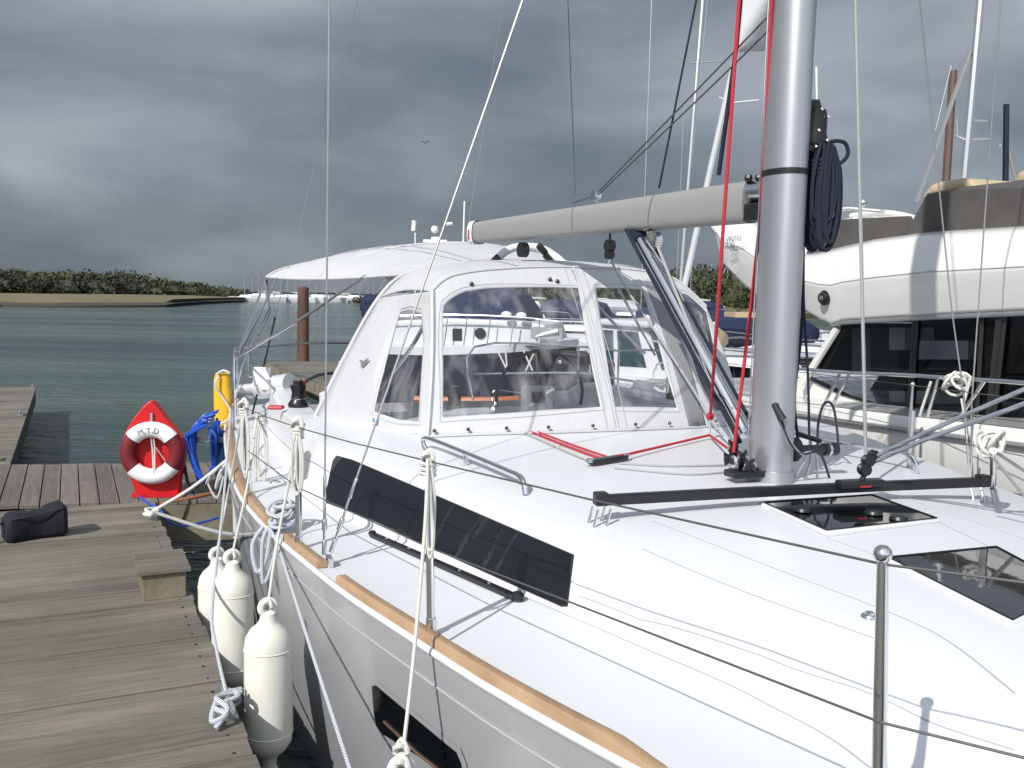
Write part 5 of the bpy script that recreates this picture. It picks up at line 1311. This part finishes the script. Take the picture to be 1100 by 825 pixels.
# floor of the flybridge, underside seen aft
uu = [kp(862, 331), kp(775, 281)]
m = MB(); a, b = kp(786, 292), kp(893, 346); c = kp(1500, 322)
m.slab([a+BP*.1, b+BP*.1, b+BP*3.3, a+BP*3.3], ZU*.05); m.slab([b+BP*.1, c+BP*.1, c+BP*3.3, b+BP*3.3], ZU*.05); m.build('flybridge_floor', 'gelcoat_warm', K)
m = MB(); m.slab([kp(762, 237)+BP*.1, kp(775, 280)+BP*.1, kp(775, 280)+BP*3.3, kp(762, 237)+BP*3.3], BA*-.06); m.build('flybridge_aft', 'gelcoat_warm', K)
# lettering on the wing
tx = (kp(800, 250)-kp(780, 250)).normalized(); ny = ZU
o = kp(783, 246)-BP*.004
for s_, px, py, sz in (('PRESTIGE', 785, 256.5, .062), ('350', 780, 262, .115), ('FLYBRIDGE', 780, 266.5, .038)):
    text_obj(s_, 'lettering', sz, onl(px+4, py, LK-.14), tx, ny, 'letter_grey', fb_)
p = onl(887, 320, LK-.03); m = MB(); m.lathe([(0, .03), (.045, .03), (.05, .0), (.065, 0), (.065, -.02)], p-BP*.02, -BP, seg=20); m.build('side_speaker', 'black_plastic', fb_); m = MB(); m.lathe([(0, .034), (.022, .034), (.024, .028)], p-BP*.02, -BP, seg=12); m.build('side_lamp', 'steel', fb_)
# superstructure body and dark windows
wl = LK+.12
glass = [(906, 346), (1000, 340), (1100, 335), (1260, 328), (1400, 345), (1500, 440), (1500, 470), (1260, 462), (1100, 449), (1040, 447), (955, 440), (905, 425), (880, 414), (862, 405), (866, 396)]
m = MB(); g_ = [onl(x, y, wl) for x, y in glass]; m.add(g_, [tuple(range(len(g_)))]); sg_ = m.build('side_windows', 'cabin_glass', K)
for (xa, ya, xb_, yb_, w) in ((1078, 337, 1066, 448, .05), (985, 341, 978, 444, .035), (1056, 338, 1050, 446, .02)):
    m = MB(); a, b = onl(xa, ya, wl-.006), onl(xb_, yb_, wl-.006); m.tube([a, b], w, 4, cap=True)
    m.build('window_pillar', 'black_plastic', sg_)
m = MB(); m.tube([onl(x, y, wl-.06) for x, y in [(893, 348), (905, 346), (1000, 340.5), (1100, 336), (1260, 329), (1400, 345)]], .022, 8); m.build('window_trim', 'galv', K)
# interior glimpses (bulkheads and seats) behind the glass are modelled on the far side as wood and cream blocks
body = [(862, 404), (905, 425), (955, 440), (1040, 447), (1100, 449), (1260, 462), (1500, 470), (1500, 520), (1100, 490), (950, 475), (850, 462), (846, 412)]
m = MB(); m.slab([onl(x, y, wl+.015) for x, y in body], BP*.1); m.build('cabin_side', 'gelcoat_warm', K)
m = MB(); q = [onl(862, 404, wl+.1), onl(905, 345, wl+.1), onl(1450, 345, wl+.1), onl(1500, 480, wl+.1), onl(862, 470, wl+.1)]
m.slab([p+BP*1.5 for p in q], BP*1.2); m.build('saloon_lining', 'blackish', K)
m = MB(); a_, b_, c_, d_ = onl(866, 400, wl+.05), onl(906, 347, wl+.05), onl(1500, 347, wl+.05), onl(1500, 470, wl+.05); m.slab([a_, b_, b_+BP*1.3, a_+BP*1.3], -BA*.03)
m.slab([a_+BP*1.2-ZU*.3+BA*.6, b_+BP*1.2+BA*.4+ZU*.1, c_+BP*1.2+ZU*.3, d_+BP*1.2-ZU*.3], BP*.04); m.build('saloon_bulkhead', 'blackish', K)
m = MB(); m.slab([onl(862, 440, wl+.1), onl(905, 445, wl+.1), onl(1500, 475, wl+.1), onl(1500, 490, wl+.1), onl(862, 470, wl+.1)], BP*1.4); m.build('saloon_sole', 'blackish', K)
for xx, x2, y1_, y2_, nm_, mt_ in ((955, 972, 352, 376, 'cushion', 'gelcoat_warm'), (986, 1040, 366, 386, 'worktop', 'gelcoat_warm'), (1052, 1076, 350, 400, 'locker', 'pile_wood'), (1085, 1098, 352, 392, 'locker', 'pile_wood'), (955, 972, 420, 432, 'cushion', 'gelcoat_warm'), (980, 1000, 420, 434, 'cushion', 'gelcoat_warm'), (915, 935, 352, 400, 'curtain', 'canvas_mid')):
    m = MB(); m.slab([onl(x_, y_, wl+.16) for x_, y_ in ((xx, y1_), (x2, y1_), (x2, y2_), (xx, y2_))], BP*.3); m.build(nm_, mt_, K)
# hull
def ksh(s): return interp(s, [-2, 1, 3, 5, 7, 9.5], [1.86, 1.66, 1.55, 1.46, 1.38, 1.30])
def kl(s): return interp(s, [-4, -2, 0, 3, 6, 9.8], [6.9, 5.7, 5.15, 4.88, 4.82, 4.88])
rows = []
for i in range(50):
    s = -4+13.8*i/49; l0 = kl(s); z = ksh(s)
    half = [(l0+.03, z-.0), (l0, z-.02), (l0-.02, z-.10), (l0+.0, z-.12), (l0+.02, z-.40), (l0+.06, z-.48), (l0+.10, .5), (l0+.35, .0), (l0+.8, -.4)]
    rows.append([B(s, l, zz) for l, zz in half]+[B(s, 13.9-l, zz) for l, zz in reversed(half)])
m = MB(); m.grid(rows, True); m.add(rows[-1], [tuple(range(18))]); kh = m.build('hull', 'gelcoat_warm', K, sharp=25)
m = MB(); m.tube([B(-4+13.8*i/49, kl(-4+13.8*i/49)-.02, ksh(-4+13.8*i/49)-.10) for i in range(50)], .022, 6); m.build('rubbing_strake', 'galv', kh)
m = MB(); rws = [[B(s, kl(s)-.005+.02, ksh(s)-.41), B(s, kl(s)+.05, ksh(s)-.50)] for s in [-4+13.8*i/49 for i in range(50)]]
m.tube([B(s, kl(s)+.03, ksh(s)-.44) for s in [-4+13.8*i/49 for i in range(50)]], .035, 8); m.build('dark_strake', 'black_plastic', kh)
m = MB(); m.grid([[B(s, kl(s)+.02, ksh(s)+.004), B(s, 13.9-kl(s)-.02, ksh(s)+.004)] for s in [-4+13.8*i/49 for i in range(50)]], False); m.build('side_deck', 'gelcoat_warm', K)
# handrail and its stanchions
rail = [(852, 396), (900, 400), (960, 402), (1040, 407), (1100, 411), (1260, 424)]
rp_ = [onl(x, y, 4.95) for x, y in rail]
m = MB(); m.tube([rp_[0]-ZU*.25, rp_[0]-ZU*.05]+rp_, .016, 8, sub=3)
for (xa, ya, xb_, yb_) in ((902, 401, 872, 462), (912, 402, 880, 462), (1008, 405, 990, 470), (1058, 409, 1010, 478), (1200, 420, 1180, 500)):
    m.tube([onl(xa, ya, 4.95), onl(xb_, yb_, 4.93)], .013, 8)
m.build('guard_rail', 'steel', K)
# aft cockpit supports, seats and details
m = MB(); m.tube([onl(862, 412, 5.3), onl(900, 352, 5.35)], .035, 8); m.build('cockpit_strut', 'gelcoat_warm', K)
m = MB(); a = onl(872, 335, 5.6); m.box(a+V((0, .8, -.05)), 1.2, .5, .05); m.build('seat_cushion', 'seat_tan', K)
# flybridge: grey canvas cover, seats and screen
cv = [(975, 253), (979, 240), (985, 224), (996, 211), (1030, 205), (1100, 197), (1300, 180), (1500, 240), (1500, 262), (1100, 246), (1000, 251)]
m = MB(); c_ = [kp(x, y, LK+.25) for x, y in cv]
nn = len(c_); rws = []
for k in range(9):
    t_ = k/8; bul = .18*math.sin(math.pi*t_); rws.append([p+BP*(2.9*t_)+ZU*(bul+.035*math.sin(i*2.3+k*1.7))*(1 if 2 <= i <= 7 else .2) for i, p in enumerate(c_)])
m.grid(rws, True, cv=True); m.add(rws[0], [tuple(range(nn))]); m.add(rws[-1], [tuple(range(nn))]); m.build('flybridge_cover', 'canvas_grey', K, sharp=60)
m = MB(); c_ = [kp(x, y, LK+.9) for x, y in [(985, 215), (1000, 196), (1035, 190), (1050, 202)]]; m.slab(c_, BP*.8); c_ = [kp(x, y, LK+.9) for x, y in [(1085, 200), (1092, 182), (1130, 178), (1150, 200)]]; m.slab(c_, BP*.8); m.build('seat_back', 'seat_tan', K, bevel=.05)
m = MB(); m.slab([kp(x, y, LK+.3) for x, y in [(866, 274), (872, 246), (900, 236), (975, 232), (985, 250), (940, 257)]], BP*.04); m.build('fly_windscreen', 'canvas_grey', K)
m = MB(); m.tube([kp(880, 226, LK+.8), kp(915, 224, LK+.8), kp(948, 227, LK+.8)], .035, 8, flat=.5); m.tube([kp(915, 232, LK+1.4), kp(950, 229, LK+1.4), kp(984, 236, LK+1.4), kp(984, 246, LK+1.4)], .035, 8, sub=4)
m.box(kp(950, 243, LK+1.2), .35, .3, .16); m.box(kp(915, 245, LK+1.2), .10, .3, .2); m.build('fly_seat', 'gelcoat_warm', K)
m = MB(); m.ball(kp(927, 218, LK+.8), .04, 10); m.tube([kp(927, 226, LK+.8), kp(927, 219, LK+.8)], .015, 6); m.build('nav_lamp', 'steel', K)
m = MB(); m.tube([kp(879, 250, LK+1.6), kp(877, 72, LK+1.6)], .011, 6); m.build('radio_aerial', 'white_plastic', K)
# things on the side deck of the motor yacht: rope bundles and fender
def bundle(name, label, c, n, R, r, material='rope_white', cat='rope', sq=.5):
    m = MB()
    for i in range(n):
        m.torus(c+V((random.uniform(-R, R)*.6, random.uniform(-R, R)*.4, random.uniform(-R, R)*.35)), V((random.gauss(0, .6), -1, random.gauss(0, .9))), R*random.uniform(.5, 1.0), r, 22, 6)
    return tag(m.build(name, material), label, cat)
c1_ = onl(1028, 411, 4.9)
bundle('rope_bundle', 'cream rope hank tied on the motor yacht guard rail in front of the dark windows', c1_, 6, .075, .010)
m = MB()
for (xa, ya, xb_, yb_) in ((1033, 428, 1036, 445), (1043, 404, 1036, 430), (1000, 410, 985, 455)): m.tube([onl(xa, ya, 4.9), onl(xb_, yb_, 4.9)], .010, 6)
tag(m.build('rope_end', 'rope_white'), 'short loose rope ends hanging below the motor yacht guard rail', 'rope')
ph_ = pt[2][1]
bundle('rope_bundle', 'white rope bundle tied on the port stanchion next to the black track end', onz(1062, 476, 1.72), 9, .05, .008)
tubes('port_guard_post', [([onz(1067, 484, 1.72), hit(1066, 545, lambda p: p.z-1.14, .9, 9)], .014)], 'steel', Y)
tubes('port_guard_wires', [([onz(1067, 484, 1.72), at(1110, 512, 3.6)], .007), ([onz(1066, 490, 1.71), at(1110, 545, 3.4)], .006)], 'rope_grey', Y)
tubes('port_post', [([onz(976, 507, 1.4), at(981, 441, onz(976, 507, 1.4).y)], .012)], 'galv', Y)

# ------------------------------------------------------------------ navy motor cruiser and the small boats seen through the hood windows
def frame_at(c, ang): return V((math.cos(ang), math.sin(ang), 0)), V((-math.sin(ang), math.cos(ang), 0))
NV = at(500, 400, 16.5); NV.z = 0; ang = R_(-10)
nt_ = thing('motor_cruiser', 'motor cruiser with dark navy hull, white cabin and blue cover behind the hood window', 'motor cruiser', NV, 0)
ax, ay = frame_at(NV, ang)
def nvp(x, y, off=0):
    d = ray(x, y); n_ = ay; o = NV-ay*1.5+ay*off; return CAM+d*((o-CAM).dot(n_)/d.dot(n_))
h = MB(); rows = []
xl, xr = nvp(380, 400), nvp(597, 400); tl = (xl-NV).dot(ax); tr_ = (xr-NV).dot(ax)
for i in range(21):
    t_ = i/20; x_ = tl+(tr_-tl)*t_; k = 1 if t_ < .6 else max(.03, 1-((t_-.6)/.4)**2.4); zt = 1.36+.22*max(0, t_-.4)
    hw = 1.5*k; rk = .5*max(0, t_-.6)
    rows.append([NV+ax*(x_+rk*q[2])+ay*q[0]+ZU*q[1] for q in ((-hw*.2, -.2, -.6), (-hw*.8, .1, -.3), (-hw*.93, zt*.55, .2), (-hw, zt, 1), (hw, zt, 1), (hw*.93, zt*.55, .2), (hw*.8, .1, -.3), (hw*.2, -.2, -.6))])
h.grid(rows, True); h.add(rows[0], [tuple(range(8))]); h.build('hull', 'navy_hull', nt_, sharp=40)
h = MB(); rws = [[r[3]+ZU*(-.09)-ay*.03, r[3]-ay*.035+ZU*.04, r[3]+ay*.02+ZU*.05, r[4]-ay*.02+ZU*.05, r[4]+ay*.035+ZU*.04] for r in rows]; h.grid(rws, True); h.build('sheer_band', 'gelcoat', nt_)
h = MB(); h.tube([r[1].lerp(r[2], .66)-ay*.03 for r in rows[6:]], .06, 8); h.build('wooden_fender_strip', 'orange_wood', nt_)
h = MB(); b0_ = [nvp(x, y, .25) for x, y in [(395, 372), (395, 346), (480, 342), (560, 345), (585, 349), (592, 372)]]; h.slab(b0_, ay*2.4); cbn = h.build('cabin_side', 'gelcoat', nt_, bevel=.04)
h = MB()
for (x0, x1, y0, y1) in ((486, 496, 353, 366), (455, 462, 355, 368)): h.slab([nvp(x, y, .235) for x, y in ((x0, y0), (x1, y0), (x1, y1), (x0, y1))], ay*.02)
h.lathe([(0, .0), (.09, 0), (.09, .02), (0, .02)], nvp(516, 358, .24), -ay, seg=18); h.build('porthole', 'black_glass', cbn)
h = MB(); h.slab([nvp(x, y, .6) for x, y in [(470, 345), (472, 325), (480, 313), (520, 307), (548, 311), (562, 330), (570, 346)]], ay*1.8); h.build('cockpit_cover', 'blue_canvas', nt_, bevel=.08)
h = MB(); h.slab([nvp(x, y, .7) for x, y in [(398, 345), (404, 316), (440, 314), (452, 345)]], ay*1.6); h.build('aft_cover', 'canvas_mid', nt_, bevel=.05)
tubes('guard_rail', [([nvp(x, y, .05) for x, y in ((480, 338), (520, 339), (560, 341), (600, 345))], .014)]+[([nvp(x, 340+(x-480)*.04, .05), nvp(x-4, 372, .05)], .011) for x in (481, 502, 527, 552, 580)]+[([nvp(x, y, .05) for x, y in ((400, 340), (440, 339), (480, 338))], .012)], 'steel', nt_)
h = MB()
for x, y in ((544, 338), (560, 339)): h.ball(nvp(x, y, .1), .07, 10, 1.3, 1, .8)
h.build('deck_lamp', 'white_plastic', nt_)
h = MB(); h.box(nvp(588, 358, -.05), .5, .2, .18, (ax, ay, ZU)); h.tube([nvp(575, 362, -.1), nvp(600, 356, -.15)], .05, 8); h.build('anchor_gear', 'galv', nt_)
tubes('fender_cord', [([nvp(x0, 376, -.15), nvp(x1, 398, -.2)], .014) for x0, x1 in ((562, 572), (575, 565), (534, 545), (543, 545))], 'rope_white', nt_)
h = MB(); mb_ = nvp(468, 330, 1.5); h.tube([mb_-ZU*.6, V((mb_.x, mb_.y, 3.15))], .05, 8); c_ = at(468, 262, mb_.y)
h.box(c_+ZU*.04, .42, .3, .05); h.tube([c_, c_+ZU*.12], .08, 10); h.ball(c_+ZU*.25+V((-.02, 0, 0)), .07, 10); h.build('radar_mast', 'white_plastic', nt_, bevel=.01)
h = MB(); h.tube([c_+V((.48, 0, -.3)), at(499, 216, mb_.y)], .015, 6); h.tube([at(446, 320, mb_.y), at(446, 250, mb_.y)], .012, 6); h.build('aerial', 'white_plastic', nt_)
h = MB(); h.tube([at(444, 248, mb_.y), at(445, 237, mb_.y)], .04, 8); h.tube([at(479, 241, mb_.y), at(486, 240, mb_.y)], .03, 6); h.build('wind_sensor', 'white_plastic', nt_)

# pilot boat (white wheelhouse)
PB = at(716, 430, 15.5); PB.z = 0
pbt = thing('fishing_boat', 'small white fishing boat with upright green-glassed wheelhouse seen through the right hood window', 'fishing boat', PB, 0)
ang = R_(-62); ax, ay = frame_at(PB, ang)
h = MB(); boat_hull(h, PB+ax*.6, ang, 6.2, 2.3, .88); h.build('hull', 'gelcoat', pbt)
def wh(sx, sy, z): return PB+ax*sx+ay*sy+ZU*z
h = MB()
fl0 = [(-1.5, -.75, .9), (.75, -.72, 1.0), (.75, .72, 1.0), (-1.5, .75, .9)]; ft_ = [(-1.4, -.65, 1.78), (.15, -.62, 1.78), (.15, .62, 1.78), (-1.4, .65, 1.78)]
v_ = [wh(*p) for p in fl0]+[wh(*p) for p in ft_]; h.add(v_, [(0, 4, 5, 1), (1, 5, 6, 2), (2, 6, 7, 3), (3, 7, 4, 0), (4, 5, 6, 7)]); whs = h.build('wheelhouse', 'gelcoat', pbt)
mat('green_glass', (.02, .05, .05), .08)
def quad_in(a, b, c, d, u0, u1, v0, v1, off):
    f = lambda u, v: (a.lerp(b, u)).lerp(d.lerp(c, u), v); n_ = (b-a).cross(d-a).normalized()
    mid_ = (a+b+c+d)/4
    if n_.dot(mid_-(PB+ZU*1.3)) < 0: n_ = -n_
    return [f(u0, v0)+n_*off, f(u1, v0)+n_*off, f(u1, v1)+n_*off, f(u0, v1)+n_*off]
h = MB()
h.slab(quad_in(v_[1], v_[2], v_[6], v_[5], .06, .47, .16, .92, .008), V((0, 0, .002))); h.slab(quad_in(v_[1], v_[2], v_[6], v_[5], .53, .94, .16, .92, .008), V((0, 0, .002)))
h.slab(quad_in(v_[0], v_[1], v_[5], v_[4], .1, .45, .2, .9, .008), V((0, 0, .002))); h.slab(quad_in(v_[0], v_[1], v_[5], v_[4], .52, .88, .2, .9, .008), V((0, 0, .002)))
h.slab(quad_in(v_[3], v_[2], v_[6], v_[7], .1, .45, .2, .9, .008), V((0, 0, .002))); h.slab(quad_in(v_[3], v_[2], v_[6], v_[7], .52, .88, .2, .9, .008), V((0, 0, .002)))
h.build('window', 'green_glass', whs)
h = MB(); h.box(wh(-.6, 0, 1.83), 1.9, 1.45, .10, (ax, ay, ZU)); h.build('roof', 'gelcoat', whs, bevel=.03)
h = MB(); h.tube([wh(-.4, .1, 1.88), wh(-.4, .1, 2.9)], .018, 6); h.ball(wh(-.2, -.3, 1.93), .05, 8); h.build('aerial', 'white_plastic', pbt)
tubes('bow_rail', [([wh(.9, -.95, .9), wh(1.2, -.92, 1.35), wh(3.2, -.45, 1.5), wh(3.8, 0, 1.55), wh(3.2, .45, 1.5), wh(1.2, .92, 1.35), wh(.9, .95, .9)], .018), ([wh(2.1, -.8, 1.0), wh(2.1, -.72, 1.44)], .014), ([wh(2.1, .8, 1.0), wh(2.1, .72, 1.44)], .014), ([wh(3.2, -.4, 1.05), wh(3.2, -.45, 1.5)], .014)], 'steel', pbt)

# small open boat with blue engine cover + dark rib with two outboards
sm_ = at(632, 440, 13.0); sm_.z = 0
t_ = thing('dinghy', 'small white open dinghy with blue covered outboard behind the hood window divider', 'dinghy', sm_, 0); h = MB(); boat_hull(h, sm_, R_(60), 3.4, 1.5, .62); h.build('hull', 'gelcoat', t_)
h = MB(); h.ball(sm_+V((-.1, -.9, 1.0)), .26, 12, .9, .9, .9); h.build('outboard_cover', 'blue_canvas', t_)
tubes('rail', [([sm_+V((-.6, -1.0, .7)), sm_+V((-.6, -1.0, 1.0)), sm_+V((.5, -1.2, 1.0)), sm_+V((.5, -1.2, .7))], .02)], 'steel', t_)
rbp = at(610, 392, 15.5); rbp.z = 0
t_ = thing('rigid_inflatable', 'black rigid inflatable boat with dark outboard engines between navy cruiser and white fishing boat', 'inflatable boat', rbp, 0)
h = MB(); h.tube([rbp+V((-.5, -1.4, .62)), rbp+V((-.55, 1, .62)), rbp+V((.1, 2.1, .72)), rbp+V((.75, 1, .62)), rbp+V((.7, -1.4, .62))], .25, 12, sub=6); h.build('tube', 'black_plastic', t_)
h = MB(); h.box(rbp+V((.1, .0, .45)), 1.0, 2.6, .3); h.build('hull', 'blackish', t_, bevel=.05)
for dx in (-.12, .42):
    h = MB(); h.box(rbp+V((dx, -1.65, 1.12)), .34, .42, .46); h.box(rbp+V((dx, -1.68, .7)), .16, .22, .5); h.build('outboard_engine', 'black_plastic', t_, bevel=.08)
h = MB(); h.box(rbp+V((.1, 0, 1.0)), .5, .5, .7); h.build('console', 'blackish', t_, bevel=.06)
h = MB(); c_ = at(397, 328, 18.5); blp = V((c_.x+.4, c_.y+.3, 0))
t_ = thing('small_cruiser', 'small white boat under a bright blue cover just left of the hood beyond the dock', 'small boat', blp, 0)
h = MB(); boat_hull(h, blp, R_(110), 5, 2.0, .75); h.build('hull', 'gelcoat', t_)
h = MB(); h.box(c_+V((.25, .3, -.05)), .75, 1.2, .42); h.ball(c_+V((.02, 0, 0)), .24, 10); h.build('cover', 'blue_canvas', t_, bevel=.1)
tubes('rail', [([c_+V((-.3, -.2, -1.5)), c_+V((-.1, -.2, -.75)), c_+V((.3, -.2, -.35))], .02)], 'steel', t_)

# sailing boats of the near marina behind the hood and the mast
GA = 'boats in the near marina'
sb = [  # x, y(hull), Y, angle, length, mast height, hull, cover, label
 (655, 352, 24, 2.9, 8.5, 0, 'navy_hull', 'blue_canvas', 'blue covered motor boat with navy hull right of the hood window divider'),
 (560, 335, 34, 3.0, 9, 0, 'gelcoat', 'blue_canvas', 'white boat with blue cover further back behind the navy cruiser'),
 (742, 345, 30, -1.9, 8, 0, 'gelcoat', 'canvas', 'white boat with pale cover just right of the kicker strut'),
 (798, 345, 23, -1.3, 8, 0, 'gelcoat', 'canvas_mid', 'white boat with grey cover seen between the red halyards, the further one'),
 (782, 372, 15, -1.1, 7.5, 0, 'gelcoat', 'seat_tan', 'nearest white boat with tan cover between the red halyards'),
 (880, 360, 17, -1.2, 8, 0, 'gelcoat', 'blue_canvas', 'white boat under the motor yacht wing right of the mast'),
 (700, 338, 42, 2.8, 9, 0, 'navy_hull', 'blue_canvas', 'navy boat with blue cover far back above the white fishing boat'),
 (620, 333, 48, 3.1, 9, 0, 'gelcoat', 'canvas', 'far white boat with pale cover above the two dark outboard engines'),
]
for x, y, Yd, an, Ln, mh, hm, cv_, lb_ in sb:
    p = at(x, y, Yd); p.z = 0; sailboat('marina_boat', lb_, p, an, Ln, mh, hm, cv_, GA, mr=.055)
for i in range(16):
    x = 470+i*21+random.uniform(-5, 5); p = onz(x, 328.5+x*.004, 0); s_ = random.uniform(150, 215)/p.y; p = p*s_; p.z = 0
    sailboat('distant_sailboat', 'distant yacht behind the hood windows, %s from the left of its row' % wordn[i], p, random.uniform(2.6, 3.6), random.uniform(8, 10), random.uniform(6, 9.0), 'gelcoat', random.choice(['blue_canvas', 'canvas']), 'distant yachts behind the hood windows', windows=False, mr=.07, spread=False)
# boats whose masts rise behind the boom and the motor yacht
def mastboat(lb_, x0, y0, x1, y1, Yd, mr, material='alloy', Ln=10, spr=None, stay=None, cover='canvas', up=3):
    """a boat with its mast along a bearing line; hull hidden behind nearer boats"""
    p = at(x0, y0, Yd); top = at(x1, y1, Yd*1.0); base = V((p.x, p.y, 0)); t_ = thing('neighbour_sailboat', lb_, 'sailboat', base, 0, 'masts behind the boom and motor yacht')
    h = MB(); ax, ay = boat_hull(h, base, 2.6, Ln, Ln*.3, 1.1); h.build('hull', 'gelcoat', t_)
    h = MB(); cabin(h, base, ax, ay, -1.2, 2.0, 1.0, .6, 1.15, 1.6, .5); h.build('cabin', 'gelcoat', t_)
    foot_ = V((p.x, p.y, 1.3)); d_ = (top-p).normalized(); foot_ = p-d_*((p.z-1.3)/d_.z) if p.z > 1.3 else p
    h = MB(); h.tube([foot_, top+d_*up], [mr, mr*.85], 8)
    if spr:
        for (xa, ya, xb_, yb_) in spr: h.tube([at(xa, ya, Yd), at(xb_, yb_, Yd)], mr*.4, 5)
    h.build('mast', material, t_)
    if stay:
        h = MB()
        for (xa, ya, xb_, yb_, r_) in stay: h.tube([at(xa, ya, Yd), at(xb_, yb_, Yd)], r_, 5)
        h.build('stay', 'wire', t_)
    return t_
mastboat('slim grey mast with spreaders rising upright behind the boom, its hull hidden', 731, 305, 755, 0, 26, .06, spr=[(724, 60, 741, 67), (741, 68, 775, 66)], stay=[(727, 300, 735, 100, .015), (760, 0, 738, 240, .012)])
mastboat('yacht with pale leaning mast crossing behind the boom near the red halyard', 737, 300, 790, 62, 22, .075, 'canvas', spr=[(772, 105, 787, 111), (786, 111, 815, 108)])
mastboat('yacht with thick white mast and furled jib above the motor yacht cover', 1035, 198, 1053, 0, 24, .11, 'alloy', spr=[(1025, 146, 1036, 151), (1036, 151, 1062, 150), (1044, 130, 1060, 131)], stay=[(984, 218, 1042, 55, .06), (1031, 198, 1058, 0, .03), (1041, 60, 1024, 70, .008), (1022, 70, 1005, 140, .01), (1028, 128, 1029, 146, .03)])
mastboat('old wooden boat with tapered brown mast left of the thick white mast', 1016, 200, 1024, 76, 28, .14, 'mast_wood', up=0, stay=[(1024, 80, 1043, 0, .012)])
mastboat('boat with short dark blue mast at the right edge', 1080, 200, 1081, 112, 22, .08, 'navy_hull', up=0, stay=[(1081, 150, 1092, 195, .05), (1075, 155, 1075, 158, .04)])
mastboat('yacht with very thin mast behind the kicker strut top', 690, 285, 700, 0, 60, .03)

# gull in the sky
gp = at(457, 153, 115); gt = MB()
gt.grid([[gp+V((-.55, 0, .10)), gp+V((-.25, 0, .16)), gp+V((0, 0, 0)), gp+V((.25, 0, .16)), gp+V((.55, 0, .08))], [gp+V((-.5, .2, .08)), gp+V((-.25, .3, .13)), gp+V((0, .35, 0)), gp+V((.25, .3, .13)), gp+V((.5, .2, .07))]], True)
gt.tube([gp+V((0, -.3, -.02)), gp+V((0, 0, -.03)), gp+V((0, .45, 0))], [.03, .08, .02], 8, sub=3)
tag(gt.build('gull', 'bird', solid=.01), 'small dark gull gliding in the grey sky above the canopy', 'bird')
for o in list(SC.objects):
    if o.type == 'EMPTY' and not o.children: bpy.data.objects.remove(o)
print('objects', len(SC.objects), 'verts', sum(len(o.data.vertices) for o in SC.objects if o.type == 'MESH'))
